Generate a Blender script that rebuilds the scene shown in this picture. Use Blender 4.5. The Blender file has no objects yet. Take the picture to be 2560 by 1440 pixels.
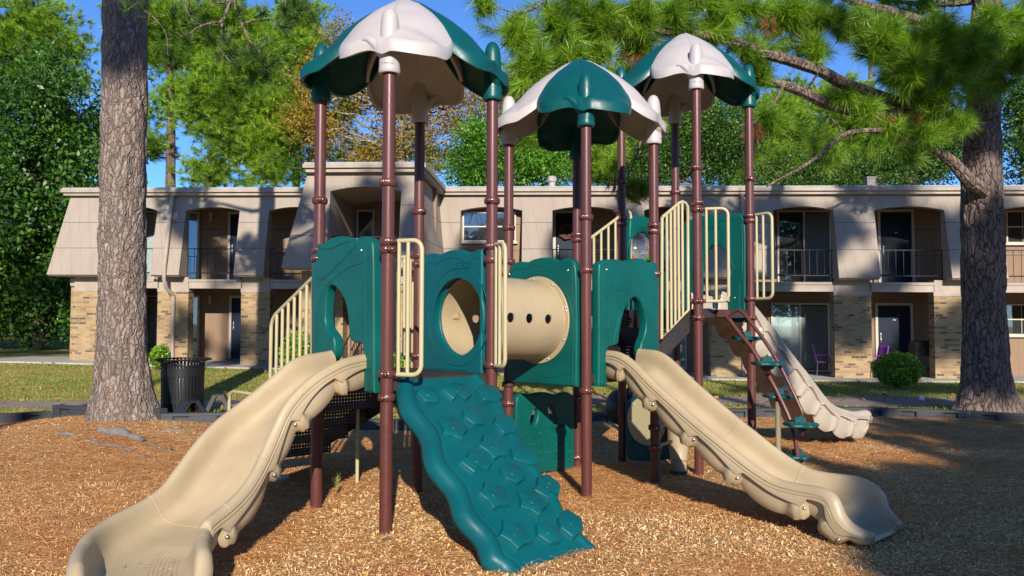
import bpy, math, random
import numpy as np
from mathutils import Vector, Matrix, noise
random.seed(7); RNG = np.random.default_rng(11)
R = math.radians
SC = bpy.context.scene
COL = SC.collection
# ------------------------------------------------------------------ camera, sky, sun, exposure
F, PITCH, ROLL, CAMH = 1945.3, 0.0413, 0.0022, 1.67
cam = bpy.data.cameras.new('camera'); camo = bpy.data.objects.new('camera', cam); COL.objects.link(camo)
cam.sensor_width = 36; cam.lens = 36*F/2560; cam.clip_start = .05; cam.clip_end = 2000
CM = Matrix.Translation((0, 0, CAMH)) @ Matrix.Rotation(math.pi/2+PITCH, 4, 'X') @ Matrix.Rotation(ROLL, 4, 'Z')
camo.matrix_world = CM
SC.camera = camo
SUN_EL, SUN_AZ = R(23.5), R(180-7.0)      # azimuth clockwise from +Y: behind the camera, a little to its right
w = bpy.data.worlds.new('World'); SC.world = w; w.use_nodes = True
nt = w.node_tree; bg = nt.nodes['Background']
sky = nt.nodes.new('ShaderNodeTexSky'); sky.sky_type = 'NISHITA'; sky.sun_disc = False
sky.sun_elevation = SUN_EL; sky.sun_rotation = SUN_AZ; sky.altitude = 2500; sky.air_density = 1.0; sky.dust_density = 0.0; sky.ozone_density = 9.0
nt.links.new(sky.outputs[0], bg.inputs[0]); bg.inputs[1].default_value = 0.14
sl = bpy.data.lights.new('sun', 'SUN'); sl.energy = 5.0; sl.angle = R(.5); sl.color = (1, .93, .82)
so = bpy.data.objects.new('sun', sl); COL.objects.link(so)
SUND = Vector((math.sin(SUN_AZ)*math.cos(SUN_EL), math.cos(SUN_AZ)*math.cos(SUN_EL), math.sin(SUN_EL)))
so.rotation_euler = SUND.to_track_quat('Z', 'Y').to_euler(); so.location = (3, -20, 20)
SC.view_settings.view_transform = 'Standard'; SC.view_settings.look = 'None'
SC.view_settings.exposure = 0.6; SC.view_settings.gamma = 1
# ------------------------------------------------------------------ measuring helpers (real positions from sight lines)
CAM = Vector((0, 0, CAMH)); CR = CM.to_3x3()
def ray(px, py): return (CR @ Vector(((px-1280)/F, (720-py)/F, -1))).normalized()
def at(px, py, Y):
    d = ray(px, py); return CAM + d*(Y/d.y)
def hit(px, py, P, n):
    d = ray(px, py); return CAM + d*((Vector(P)-CAM).dot(n)/d.dot(n))
def sstep(a, b, x):
    t = min(1, max(0, (x-a)/(b-a))); return t*t*(3-2*t)
LT = (-5.93, 11.95); RT = (8.55, 14.1)         # the two big pine trunks
def gz(x, y):
    z = .34*sstep(14, 25, y)*min(1.1, max(0, (4-x)/17)) - .05*sstep(14, 24, y)*min(1, max(0, x/10))
    z -= .05*sstep(5.5, 8.5, y)*(1-sstep(11, 14, y))*sstep(-3, 0, x)
    d = math.hypot(x-LT[0], y-LT[1]); z += .16*(1-sstep(.3, 2.4, d))
    d = math.hypot(x-RT[0], y-RT[1]); z += .08*(1-sstep(.3, 1.6, d))
    z += .9*sstep(26, 60, y)*sstep(0, -30, x) if x < 0 else 0
    return z
def ground(px, py):
    z = 0
    for _ in range(8):
        P = hit(px, py, (0, 0, z), Vector((0, 0, 1))); z = .5*z+.5*gz(P.x, P.y)
    return P
# ------------------------------------------------------------------ mesh builder
class MB:
    def __init__(s): s.v = []; s.f = []
    def add(s, V, Fc):
        o = len(s.v); s.v += [tuple(p) for p in V]; s.f += [tuple(i+o for i in f) for f in Fc]
    def box(s, c, d, Rm=None, bev=0):
        hx, hy, hz = d[0]/2, d[1]/2, d[2]/2
        V = [Vector((x*hx, y*hy, z*hz)) for x in (-1, 1) for y in (-1, 1) for z in (-1, 1)]
        if Rm is not None: V = [Rm @ p for p in V]
        s.add([p+Vector(c) for p in V], [(0, 1, 3, 2), (4, 6, 7, 5), (0, 4, 5, 1), (2, 3, 7, 6), (0, 2, 6, 4), (1, 5, 7, 3)])
    def tube(s, pts, r, n=10, cap=True, closed=False):
        pts = [Vector(p) for p in pts]; m = len(pts)
        rr = r if hasattr(r, '__len__') else [r]*m
        V = []; up = None
        for i, p in enumerate(pts):
            if closed: t = pts[(i+1) % m]-pts[i-1]
            else: t = pts[min(i+1, m-1)]-pts[max(i-1, 0)]
            if t.length < 1e-9: t = Vector((0, 0, 1))
            t.normalize()
            if up is None:
                up = t.orthogonal().normalized()
            up = (up - t*up.dot(t))
            if up.length < 1e-6: up = t.orthogonal()
            up.normalize(); b = t.cross(up)
            for k in range(n):
                a = 2*math.pi*k/n; V.append(p+(up*math.cos(a)+b*math.sin(a))*rr[i])
        Fc = []
        for i in range(m-1 if not closed else m):
            j = (i+1) % m
            for k in range(n): Fc.append((i*n+k, i*n+(k+1) % n, j*n+(k+1) % n, j*n+k))
        if cap and not closed: Fc += [tuple(range(n-1, -1, -1)), tuple((m-1)*n+k for k in range(n))]
        s.add(V, Fc)
    def lathe(s, prof, n=20, M=None, cap=True):
        V = []; Fc = []
        for r, z in prof:
            for k in range(n):
                a = 2*math.pi*k/n; p = Vector((r*math.cos(a), r*math.sin(a), z)); V.append(M @ p if M is not None else p)
        m = len(prof)
        for i in range(m-1):
            for k in range(n): Fc.append((i*n+k, i*n+(k+1) % n, (i+1)*n+(k+1) % n, (i+1)*n+k))
        if cap: Fc += [tuple(range(n-1, -1, -1)), tuple((m-1)*n+k for k in range(n))]
        s.add(V, Fc)
    def sphere(s, c, r, n=10, sc=(1, 1, 1)):
        pr = [(max(1e-4, r*math.sin(math.pi*i/n)), -r*math.cos(math.pi*i/n)) for i in range(n+1)]
        s.lathe(pr, n*2, Matrix.Translation(c) @ Matrix.Diagonal((sc[0], sc[1], sc[2], 1)), cap=False)
    def grid(s, P, wrap=False):
        h = len(P); wd = len(P[0]); V = [p for row in P for p in row]; Fc = []
        for i in range(h-1):
            for j in range(wd if wrap else wd-1): Fc.append((i*wd+j, i*wd+(j+1) % wd, (i+1)*wd+(j+1) % wd, (i+1)*wd+j))
        s.add(V, Fc)
    def plate(s, outlines, thick, bev, M, br=2):
        V, Fc = plate_mesh(outlines, thick, bev, br); s.add([M @ p for p in V], Fc)
    def build(s, name, m, parent=None, smooth=40, label=None, extra=None):
        nf = len(s.f)
        if extra: s.add(extra[0].v, extra[0].f)
        me = bpy.data.meshes.new(name); me.from_pydata(s.v, [], s.f); me.update()
        o = link(name, me, m, parent, smooth, label)
        if extra:
            me.materials.append(extra[1]); me.polygons.foreach_set('material_index', [0]*nf+[1]*(len(s.f)-nf))
        return o
def link(name, me, m, parent=None, smooth=40, label=None):
    me.materials.append(m)
    if smooth:
        me.polygons.foreach_set('use_smooth', [True]*len(me.polygons))
        if smooth < 180: me.set_sharp_from_angle(angle=R(smooth))
    o = bpy.data.objects.new(name, me); COL.objects.link(o)
    if parent is not None:
        o.parent = parent
        q = parent; T = Matrix.Identity(4)
        if q.type == 'EMPTY' and q.name not in LOCAL: o.matrix_parent_inverse = Matrix.Translation(-q.location)
    if label: o['label'] = label
    return o
def fast(name, V, Fc, m, parent=None, smooth=True):
    """V (n,3), Fc (m,k) arrays"""
    me = bpy.data.meshes.new(name); n = len(V); k = Fc.shape[1]
    me.vertices.add(n); me.vertices.foreach_set('co', np.ascontiguousarray(V, dtype=np.float32).ravel())
    me.loops.add(Fc.size); me.loops.foreach_set('vertex_index', np.ascontiguousarray(Fc, dtype=np.int32).ravel())
    me.polygons.add(len(Fc)); me.polygons.foreach_set('loop_start', np.arange(0, Fc.size, k, dtype=np.int32))
    me.update(calc_edges=True)
    return link(name, me, m, parent, 0)
def plate_mesh(outlines, thick, bev, br=2):
    cu = bpy.data.curves.new('c', 'CURVE'); cu.dimensions = '2D'; cu.fill_mode = 'BOTH'
    cu.extrude = max(1e-4, thick/2-bev); cu.bevel_depth = bev; cu.bevel_resolution = br; cu.offset = -bev
    for i_, pts in enumerate(outlines):
        ar = sum(a[0]*b[1]-b[0]*a[1] for a, b in zip(pts, list(pts[1:])+[pts[0]]))
        if (ar > 0) != (i_ == 0): pts = list(pts)[::-1]
        sp = cu.splines.new('POLY'); sp.points.add(len(pts)-1)
        for q, p in zip(sp.points, pts): q.co = (p[0], p[1], 0, 1)
        sp.use_cyclic_u = True
    o = bpy.data.objects.new('c', cu); COL.objects.link(o)
    dg = bpy.context.evaluated_depsgraph_get(); me = bpy.data.meshes.new_from_object(o.evaluated_get(dg))
    V = [v.co.copy() for v in me.vertices]; Fc = [tuple(p.vertices) for p in me.polygons]
    bpy.data.objects.remove(o); bpy.data.meshes.remove(me); bpy.data.curves.remove(cu)
    return V, Fc
def text_mesh(body, size, depth):
    cu = bpy.data.curves.new('t', 'FONT'); cu.body = body; cu.size = size; cu.extrude = depth; cu.align_x = 'CENTER'; cu.align_y = 'CENTER'
    o = bpy.data.objects.new('t', cu); COL.objects.link(o)
    dg = bpy.context.evaluated_depsgraph_get(); me = bpy.data.meshes.new_from_object(o.evaluated_get(dg))
    V = [v.co.copy() for v in me.vertices]; Fc = [tuple(p.vertices) for p in me.polygons]
    bpy.data.objects.remove(o); bpy.data.meshes.remove(me); bpy.data.curves.remove(cu)
    return V, Fc
def chaikin(P, it=2, closed=True):
    P = [tuple(p) for p in P]
    for _ in range(it):
        Q = []
        n = len(P)
        for i in range(n if closed else n-1):
            a, b = P[i], P[(i+1) % n]
            Q.append(tuple(.75*x+.25*y for x, y in zip(a, b))); Q.append(tuple(.25*x+.75*y for x, y in zip(a, b)))
        if not closed: Q = [P[0]]+Q+[P[-1]]
        P = Q
    return P
def spl(C, n):
    C = np.asarray(C, float); m = len(C); Ex = np.vstack([2*C[0]-C[1], C, 2*C[-1]-C[-2]]); out = []
    for t in np.linspace(0, m-1-1e-9, n):
        i = int(t); u = t-i; a, b, c, d = Ex[i], Ex[i+1], Ex[i+2], Ex[i+3]
        out.append(.5*((2*b)+(-a+c)*u+(2*a-5*b+4*c-d)*u*u+(-a+3*b-3*c+d)*u**3))
    return np.array(out)
def ell(cx, cy, rx, ry, n=40): return [(cx+rx*math.cos(2*math.pi*i/n), cy+ry*math.sin(2*math.pi*i/n)) for i in range(n)]
LOCAL = set()
def thing(name, label, cat, loc=(0, 0, 0), group=None, rz=0, local=False):
    o = bpy.data.objects.new(name, None)
    if local: LOCAL.add(o.name)
    COL.objects.link(o); o.location = loc; o.rotation_euler = (0, 0, rz); o.empty_display_size = .2
    return tag(o, label, cat, group)
def tag(o, label=None, cat=None, group=None, kind=None):
    if label: o['label'] = label
    if cat: o['category'] = cat
    if group: o['group'] = group
    if kind: o['kind'] = kind
    return o
def dup(root, loc, rz=0, label=None, sc=None):
    r = root.copy(); COL.objects.link(r); r.location = loc; r.rotation_euler = (0, 0, rz)
    if sc: r.scale = sc if hasattr(sc, '__len__') else (sc,)*3
    if label: r['label'] = label
    for ch in list(root.children):
        c = ch.copy(); COL.objects.link(c); c.parent = r
        for g in list(ch.children):
            d = g.copy(); COL.objects.link(d); d.parent = c
    return r
# ------------------------------------------------------------------ materials
def node(nt, typ, ins=None, **props):
    nd = nt.nodes.new('ShaderNode'+typ)
    for k, v in props.items(): setattr(nd, k, v)
    for k, v in (ins or {}).items():
        s = nd.inputs[k]
        if isinstance(v, bpy.types.NodeSocket): nt.links.new(v, s)
        else: s.default_value = v
    return nd
def c4(c): return (c[0], c[1], c[2], 1)
def new(name):
    m = bpy.data.materials.new(name); m.use_nodes = True; return m, m.node_tree, m.node_tree.nodes['Principled BSDF']
def ramp(nt, fac, stops):
    r = node(nt, 'ValToRGB', {'Fac': fac}); e = r.color_ramp.elements
    while len(e) < len(stops): e.new(.5)
    for q, (p, c) in zip(e, stops): q.position = p; q.color = c4(c) if hasattr(c, '__len__') else (c, c, c, 1)
    return r.outputs[0]
def mixc(nt, fac, a, b, bt='MIX'):
    n = node(nt, 'MixRGB', blend_type=bt)
    for k, v in (('Fac', fac), ('Color1', a), ('Color2', b)):
        if isinstance(v, bpy.types.NodeSocket): nt.links.new(v, n.inputs[k])
        else: n.inputs[k].default_value = c4(v) if hasattr(v, '__len__') else v
    return n.outputs[0]
def mth(nt, op, a, b=None):
    n = node(nt, 'Math', operation=op)
    for i, v in enumerate((a, b)):
        if v is None: continue
        if isinstance(v, bpy.types.NodeSocket): nt.links.new(v, n.inputs[i])
        else: n.inputs[i].default_value = v
    return n.outputs[0]
def ocoord(nt): return node(nt, 'TexCoord').outputs['Object']
def mapped(nt, co, scale=(1, 1, 1), rot=(0, 0, 0), loc=(0, 0, 0)):
    return node(nt, 'Mapping', {'Vector': co, 'Scale': scale, 'Rotation': rot, 'Location': loc}).outputs[0]
def nz(nt, co, scale, detail=4, rough=.5, dist=0):
    return node(nt, 'TexNoise', {'Vector': co, 'Scale': scale, 'Detail': detail, 'Roughness': rough, 'Distortion': dist}).outputs['Fac']
def bump(nt, b, h, strength=.3, dist=.02):
    nd = node(nt, 'Bump', {'Height': h, 'Strength': strength, 'Distance': dist}); nt.links.new(nd.outputs[0], b.inputs['Normal'])
def setb(nt, b, col=None, rough=None, metal=None, spec=None):
    for k, v in (('Base Color', col), ('Roughness', rough), ('Metallic', metal), ('Specular IOR Level', spec)):
        if v is None: continue
        if isinstance(v, bpy.types.NodeSocket): nt.links.new(v, b.inputs[k])
        elif k == 'Base Color': b.inputs[k].default_value = c4(v)
        else: b.inputs[k].default_value = v
def paint(name, col, rough=.4, mottle=.10, scuff=.0, metal=0, spec=.5, grain=.0, scale=3, scuffcol=(.7, .7, .66)):
    m, nt, b = new(name); co = ocoord(nt)
    n1 = nz(nt, co, scale, 6, .6); f = ramp(nt, n1, [(.3, 1-mottle), (.7, 1+mottle*.6)])
    c = mixc(nt, 1.0, col, f, 'MULTIPLY')
    if scuff:
        s = nz(nt, co, 95, 3, .7); k = ramp(nt, s, [(.68, 0), (.78, scuff)])
        s2 = ramp(nt, nz(nt, co, 7, 3), [(.45, 0), (.65, 1)]); k = mth(nt, 'MULTIPLY', k, s2)
        c = mixc(nt, k, c, scuffcol)
    rr = ramp(nt, nz(nt, co, 22, 5, .7), [(.3, max(0, rough-.07)), (.75, min(1, rough+.12))])
    setb(nt, b, c, rr, metal, spec)
    if grain: bump(nt, b, nz(nt, co, 420, 2), grain, .002)
    return m
MAROON = paint('maroon_powder_coat', (.088, .026, .022), .36, .10, .15, spec=.45)
TEAL = paint('teal_plastic', (.001, .080, .069), .38, .2, .35, spec=.28, grain=.25, scuffcol=(.25, .4, .38))
TEALW = paint('teal_wall_plastic', (.001, .077, .088), .40, .18, .75, spec=.28, grain=.2, scuffcol=(.55, .6, .55))  # bluer copy of the teal, sky reflection put into the colour
GREEN = paint('dark_green_plastic', (.001, .065, .066), .36, .14, .2, spec=.35, grain=.2)
TAN = paint('tan_plastic', (.375, .29, .178), .42, .13, .55, grain=.2, scuffcol=(.35, .25, .15))
BEIGE = paint('beige_plastic', (.355, .30, .24), .40, .12, .4, grain=.2)
WHITE = paint('off_white_plastic', (.41, .37, .36), .44, .10, .25, grain=.2, scuffcol=(.3, .3, .28))
RAIL = paint('cream_powder_coat', (.41, .35, .20), .36, .06, .2, scuffcol=(.3, .25, .15))
BOLT = paint('zinc_bolt', (.7, .7, .68), .25, .1, metal=1)
DECKM = paint('dark_brown_coated_steel', (.030, .025, .022), .5, .2, .5, scuffcol=(.25, .2, .15))
BLACK = paint('black_plastic', (.022, .023, .027), .42, .3, .3, scuffcol=(.2, .2, .2))
GREYPL = paint('dusty_black_plastic', (.034, .036, .042), .55, .3, .5, scuffcol=(.3, .28, .24))
IRON = paint('black_iron', (.010, .010, .012), .5, .2, spec=.3)
def perforated():
    m, nt, b = new('perforated_dark_steel'); co = ocoord(nt)
    mp = mapped(nt, co, rot=(0, 0, -0.7455)); sp = node(nt, 'SeparateXYZ', {'Vector': mp})
    f = []
    for a in ('X', 'Y', 'Z'):
        t = mth(nt, 'FRACT', mth(nt, 'MULTIPLY', sp.outputs[a], 1/.033)); f.append(mth(nt, 'POWER', mth(nt, 'SUBTRACT', t, .5), 2))
    nr = node(nt, 'NewGeometry').outputs['Normal']; nzv = mth(nt, 'ABSOLUTE', node(nt, 'SeparateXYZ', {'Vector': nr}).outputs['Z'])
    flat = mth(nt, 'GREATER_THAN', nzv, .5)
    oth = mth(nt, 'ADD', mth(nt, 'MULTIPLY', flat, f[1]), mth(nt, 'MULTIPLY', mth(nt, 'SUBTRACT', 1, flat), f[2]))
    hole = mth(nt, 'LESS_THAN', mth(nt, 'ADD', f[0], oth), .042)
    setb(nt, b, (.028, .022, .02), .5)
    tr = node(nt, 'BsdfTransparent'); mx = node(nt, 'MixShader', {0: hole, 1: b.outputs[0], 2: tr.outputs[0]})
    nt.links.new(mx.outputs[0], nt.nodes['Material Output'].inputs[0]); return m
PERF = perforated()
def bark(name, plate, plate2, crack, sc=1.0, ck=1.0):
    m, nt, b = new(name); co = ocoord(nt)
    d = node(nt, 'TexNoise', {'Vector': co, 'Scale': 5*sc, 'Detail': 3}); dv = node(nt, 'VectorMath', {0: d.outputs['Color'], 1: (.12, .12, .12)}, operation='MULTIPLY')
    v0 = node(nt, 'VectorMath', {0: co, 1: dv.outputs[0]}, operation='ADD').outputs[0]
    v = mapped(nt, v0, (1, 1, .26))
    e = node(nt, 'TexVoronoi', {'Vector': v, 'Scale': 11*sc}, feature='DISTANCE_TO_EDGE').outputs['Distance']
    e2 = node(nt, 'TexVoronoi', {'Vector': v, 'Scale': 27*sc}, feature='DISTANCE_TO_EDGE').outputs['Distance']
    cell = node(nt, 'TexVoronoi', {'Vector': v, 'Scale': 11*sc}).outputs['Color']
    k = ramp(nt, e, [(.0, 1-ck), (.10, 1)]); k2 = ramp(nt, e2, [(0, .6), (.1, 1)])
    cc = mixc(nt, ramp(nt, nz(nt, co, 14*sc, 5, .7), [(.35, 0), (.7, 1)]), plate, plate2)
    cc = mixc(nt, ramp(nt, nz(nt, co, 5*sc, 3), [(.6, 0), (.75, .6)]), cc, (plate2[0]*1.5, plate2[1]*.9, plate2[2]*.7))
    cv = ramp(nt, node(nt, 'SeparateColor', {0: cell}).outputs[0], [(0, .72), (1, 1.2)]); cc = mixc(nt, 1, cc, cv, 'MULTIPLY')
    cc = mixc(nt, 1, cc, k2, 'MULTIPLY'); cc = mixc(nt, k, crack, cc)
    setb(nt, b, cc, .9, spec=.2)
    fine = nz(nt, mapped(nt, co, (1, 1, .4)), 90, 4, .7)
    h = mth(nt, 'ADD', mth(nt, 'MULTIPLY', ramp(nt, e, [(0, 0), (.22, 1)]), 1.0), mth(nt, 'ADD', mth(nt, 'MULTIPLY', e2, .8), mth(nt, 'MULTIPLY', fine, .35)))
    bump(nt, b, h, .8, .03); return m
BARK_G = bark('pine_bark_grey', (.31, .255, .22), (.22, .16, .13), (.075, .048, .036), 1.6, .8)
BARK_D = bark('pine_bark_dark', (.24, .18, .15), (.15, .11, .09), (.035, .023, .018), 1.1)
BARK_F = bark('far_bark', (.20, .15, .12), (.13, .09, .07), (.05, .035, .028), .6)
BARK_O = bark('oak_bark_pale', (.36, .32, .27), (.26, .22, .18), (.10, .08, .07), .8)
TWIG = paint('twig_bark', (.10, .065, .045), .85, .3)
def foliage(name, cols, trans=.45, rough=.45, spec=.35, patch=None, pscale=.6):
    m, nt, b = new(name); co = ocoord(nt)
    r = node(nt, 'NewGeometry').outputs['Random Per Island']
    n = len(cols); c = ramp(nt, r, [(i/(n-1), q) for i, q in enumerate(cols)])
    if patch: c = mixc(nt, ramp(nt, nz(nt, co, pscale, 3, .6), [(.42, 0), (.62, .85)]), c, mixc(nt, 1.0, c, patch, 'MULTIPLY'))  # dark patches: leaf colour variation, plus deep crown shade put into the colour
    setb(nt, b, c, rough, spec=spec)
    t = node(nt, 'BsdfTranslucent', {'Color': mixc(nt, 1.0, c, (1.15, 1.25, .6), 'MULTIPLY')})
    mx = node(nt, 'MixShader', {0: trans, 1: b.outputs[0], 2: t.outputs[0]}); nt.links.new(mx.outputs[0], nt.nodes['Material Output'].inputs[0]); return m
NEEDLE = foliage('pine_needles_near', [(.08, .18, .010), (.17, .34, .015), (.36, .52, .035), (.11, .24, .012)], .32, .38, .5, (.55, .62, .75), .9)
NEEDLE_D = foliage('pine_needles_shaded', [(.022, .055, .01), (.04, .085, .012), (.06, .12, .015)], .2)  # darker copy of the needle greens, shade put into the colour
NEEDLE_F = foliage('pine_needles_far', [(.11, .22, .013), (.20, .36, .018), (.36, .50, .03), (.13, .25, .015)], .35, .5, .4, (.36, .46, .7), .45)
NEEDLE_R = foliage('dead_needles', [(.22, .09, .03), (.30, .14, .05), (.16, .07, .03)], .3, .6)
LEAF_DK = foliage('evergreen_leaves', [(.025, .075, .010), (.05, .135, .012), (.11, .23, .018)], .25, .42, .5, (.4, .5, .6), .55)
LEAF_MD = foliage('broad_leaves', [(.055, .16, .012), (.10, .26, .015), (.19, .38, .024)], .35, .4, .4, (.38, .48, .6), .6)
LEAF_M2 = foliage('woodland_leaves', [(.03, .085, .010), (.055, .14, .013), (.11, .23, .02), (.09, .12, .016)], .3, .45, .4, (.35, .42, .55), .5)
LEAF_YL = foliage('autumn_leaves', [(.26, .17, .022), (.42, .27, .035), (.20, .19, .02), (.46, .19, .04), (.22, .25, .025)], .4, .5, .3, (.75, .8, .7), .5)
LEAF_SH = foliage('shrub_leaves', [(.09, .20, .014), (.16, .31, .02), (.26, .42, .04)], .35, .3, .6)
def brickm():
    m, nt, b = new('tan_brick'); co = ocoord(nt); s = node(nt, 'SeparateXYZ', {'Vector': co})
    v = node(nt, 'CombineXYZ', {0: mth(nt, 'ADD', s.outputs[0], s.outputs[1]), 1: s.outputs[2], 2: 0.0}).outputs[0]
    bk = node(nt, 'TexBrick', {'Vector': v, 'Color1': (0, 0, 0, 1), 'Color2': (1, 1, 1, 1), 'Mortar': (.5, .5, .5, 1), 'Scale': 1.0, 'Mortar Size': .006, 'Brick Width': .215, 'Row Height': .072, 'Bias': 0.0})
    c = ramp(nt, bk.outputs['Color'], [(0, (.07, .052, .04)), (.08, (.10, .075, .052)), (.18, (.24, .155, .085)), (.5, (.34, .23, .11)), (.8, (.38, .265, .13)), (1, (.27, .155, .07))])
    c.node.color_ramp.interpolation = 'LINEAR'
    c = mixc(nt, ramp(nt, nz(nt, co, 30, 5, .7), [(.35, .0), (.7, .35)]), c, (.30, .2, .11))
    c = mixc(nt, bk.outputs['Fac'], c, (.33, .265, .18)); c = mixc(nt, ramp(nt, nz(nt, co, 1.1, 5, .7), [(.4, 0), (.7, .45)]), c, mixc(nt, 1.0, c, (.62, .6, .6), 'MULTIPLY')); setb(nt, b, c, .85, spec=.2)
    bump(nt, b, mth(nt, 'SUBTRACT', 1, bk.outputs['Fac']), .5, .01); return m
BRICK = brickm()
def siding(name, col):
    m, nt, b = new(name); co = ocoord(nt); s = node(nt, 'SeparateXYZ', {'Vector': co})
    x = mth(nt, 'ADD', s.outputs[0], mth(nt, 'MULTIPLY', s.outputs[1], .9))
    g = mth(nt, 'FRACT', mth(nt, 'MULTIPLY', x, 1/.305)); g = ramp(nt, g, [(0, 0), (.025, 1), (.975, 1), (1, 0)])
    gr = nz(nt, mapped(nt, co, (60, 60, 2.5)), 1, 3, .7)
    c = mixc(nt, ramp(nt, gr, [(.3, 0), (.75, .35)]), col, tuple(q*.72 for q in col))
    c = mixc(nt, ramp(nt, nz(nt, mapped(nt, co, (3.5, 3.5, .35)), 1, 6, .7), [(.42, 0), (.72, .5)]), c, tuple(q*.7 for q in col))
    c = mixc(nt, mth(nt, 'MULTIPLY', mth(nt, 'SUBTRACT', 1, g), .6), c, tuple(q*.45 for q in col))
    zl = mth(nt, 'ADD', s.outputs[2], mth(nt, 'ADD', mth(nt, 'MULTIPLY', s.outputs[0], .00521), -.15+.00521*13.9))
    jl = mth(nt, 'MAXIMUM', mth(nt, 'LESS_THAN', mth(nt, 'ABSOLUTE', mth(nt, 'SUBTRACT', zl, 3.72)), .011), mth(nt, 'LESS_THAN', mth(nt, 'ABSOLUTE', mth(nt, 'SUBTRACT', zl, 4.53)), .011))
    c = mixc(nt, mth(nt, 'MULTIPLY', jl, .75), c, tuple(q*.25 for q in col))
    setb(nt, b, c, .8, spec=.25); bump(nt, b, mth(nt, 'ADD', g, mth(nt, 'MULTIPLY', gr, .25)), .4, .008); return m
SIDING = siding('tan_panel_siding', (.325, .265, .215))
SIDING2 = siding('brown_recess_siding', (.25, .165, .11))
TRIM = paint('tan_trim_paint', (.33, .265, .21), .6, .2)
SEAM = paint('panel_joint_paint', (.16, .115, .085), .7, .1)
FRAME = paint('door_trim_paint', (.45, .40, .33), .55, .08)
ROOFM = paint('pale_roof_membrane', (.30, .30, .31), .7, .2)
NAVY = paint('navy_door_paint', (.006, .012, .026), .5, .15, spec=.2)
WHITEP = paint('white_door_paint', (.72, .74, .74), .4, .06)
BLIND = paint('white_vinyl_blinds', (.66, .66, .62), .6, .06)
def glassm():
    m, nt, b = new('window_glass'); setb(nt, b, (.02, .024, .026), .03, spec=.9)
    t = node(nt, 'BsdfTransparent', {'Color': (.82, .86, .86, 1)}); f = node(nt, 'Fresnel', {'IOR': 1.5}).outputs[0]
    g = node(nt, 'BsdfGlossy', {'Color': (.9, .95, 1, 1), 'Roughness': .02}); fac = mth(nt, 'ADD', mth(nt, 'MULTIPLY', f, 1.2), .05)
    mx = node(nt, 'MixShader', {0: fac, 1: t.outputs[0], 2: g.outputs[0]}); nt.links.new(mx.outputs[0], nt.nodes['Material Output'].inputs[0]); return m
GLASS = glassm()
DARKIN = paint('dim_room_interior', (.05, .042, .035), .8, .2)  # dark sheet flush behind the panes, dimness of the rooms put into its colour
def concm(name, a, bb, sc):
    m, nt, b = new(name); co = ocoord(nt)
    c = mixc(nt, ramp(nt, nz(nt, co, 1.4, 6, .65), [(.35, 0), (.65, 1)]), a, bb); c = mixc(nt, ramp(nt, nz(nt, co, sc, 3, .8), [(.4, 0), (.7, .4)]), c, tuple(q*.55 for q in a))
    setb(nt, b, c, .9, spec=.2); bump(nt, b, nz(nt, co, sc, 3, .7), .3, .005); return m
CONC = concm('walk_concrete', (.42, .38, .33), (.33, .30, .26), 70)
ASPH = concm('worn_asphalt_path', (.22, .17, .14), (.30, .23, .18), 130)
def lawnm():
    m, nt, b = new('autumn_lawn'); co = ocoord(nt)
    g = mixc(nt, ramp(nt, nz(nt, co, 9, 4, .7), [(.3, 0), (.7, 1)]), (.11, .16, .02), (.24, .27, .045))
    dry = mixc(nt, nz(nt, co, 30, 3), (.50, .36, .14), (.38, .22, .08))
    c = mixc(nt, ramp(nt, nz(nt, mapped(nt, co, (.5, 1.2, 1)), 1.1, 6, .7), [(.40, 0), (.60, .9)]), g, dry)
    c = mixc(nt, ramp(nt, nz(nt, co, 60, 3, .8), [(.5, 0), (.8, .7)]), c, (.05, .05, .014))
    setb(nt, b, c, .9, spec=.15); bump(nt, b, nz(nt, co, 90, 4, .8), .7, .03); return m
LAWN = lawnm()
BLADE = foliage('grass_blades', [(.14, .22, .02), (.24, .32, .04), (.42, .36, .11), (.20, .26, .03), (.46, .33, .13)], .4, .6, .3)
def chipbase():
    m, nt, b = new('wood_chip_ground'); co = ocoord(nt)
    v = node(nt, 'TexVoronoi', {'Vector': mapped(nt, co, (1, 1.9, 1), (0, 0, .6)), 'Scale': 34.0}); v2 = node(nt, 'TexVoronoi', {'Vector': mapped(nt, co, (2.1, 1, 1), (0, 0, -.3)), 'Scale': 40.0})
    a = ramp(nt, node(nt, 'SeparateColor', {0: v.outputs['Color']}).outputs[0], [(0, (.24, .095, .03)), (.4, (.54, .29, .11)), (.75, (.74, .48, .21)), (1, (.84, .65, .38))])
    a2 = ramp(nt, node(nt, 'SeparateColor', {0: v2.outputs['Color']}).outputs[1], [(0, (.22, .085, .026)), (.5, (.56, .30, .11)), (1, (.80, .54, .25))])
    c = mixc(nt, ramp(nt, nz(nt, co, 18, 3), [(.45, 0), (.55, 1)]), a, a2)
    red = ramp(nt, nz(nt, mapped(nt, co, (.7, 1.3, 1)), 1.0, 6, .75), [(.46, 0), (.62, .7)])
    c = mixc(nt, red, c, mixc(nt, nz(nt, mapped(nt, co, (20, 130, 20)), 1, 4), (.26, .075, .022), (.55, .20, .06)))
    ed = ramp(nt, v.outputs['Distance'], [(.3, 1), (.8, .6)]); c = mixc(nt, 1, c, ed, 'MULTIPLY')
    setb(nt, b, c, .9, spec=.15)
    bump(nt, b, mth(nt, 'ADD', mth(nt, 'SUBTRACT', 1, v.outputs['Distance']), mth(nt, 'SUBTRACT', 1, v2.outputs['Distance'])), .55, .02); return m
CHIPG = chipbase()
def islandm(name, stops, rough=.8):
    m, nt, b = new(name); r = node(nt, 'NewGeometry').outputs['Random Per Island']
    setb(nt, b, ramp(nt, r, stops), rough, spec=.25); return m
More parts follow.
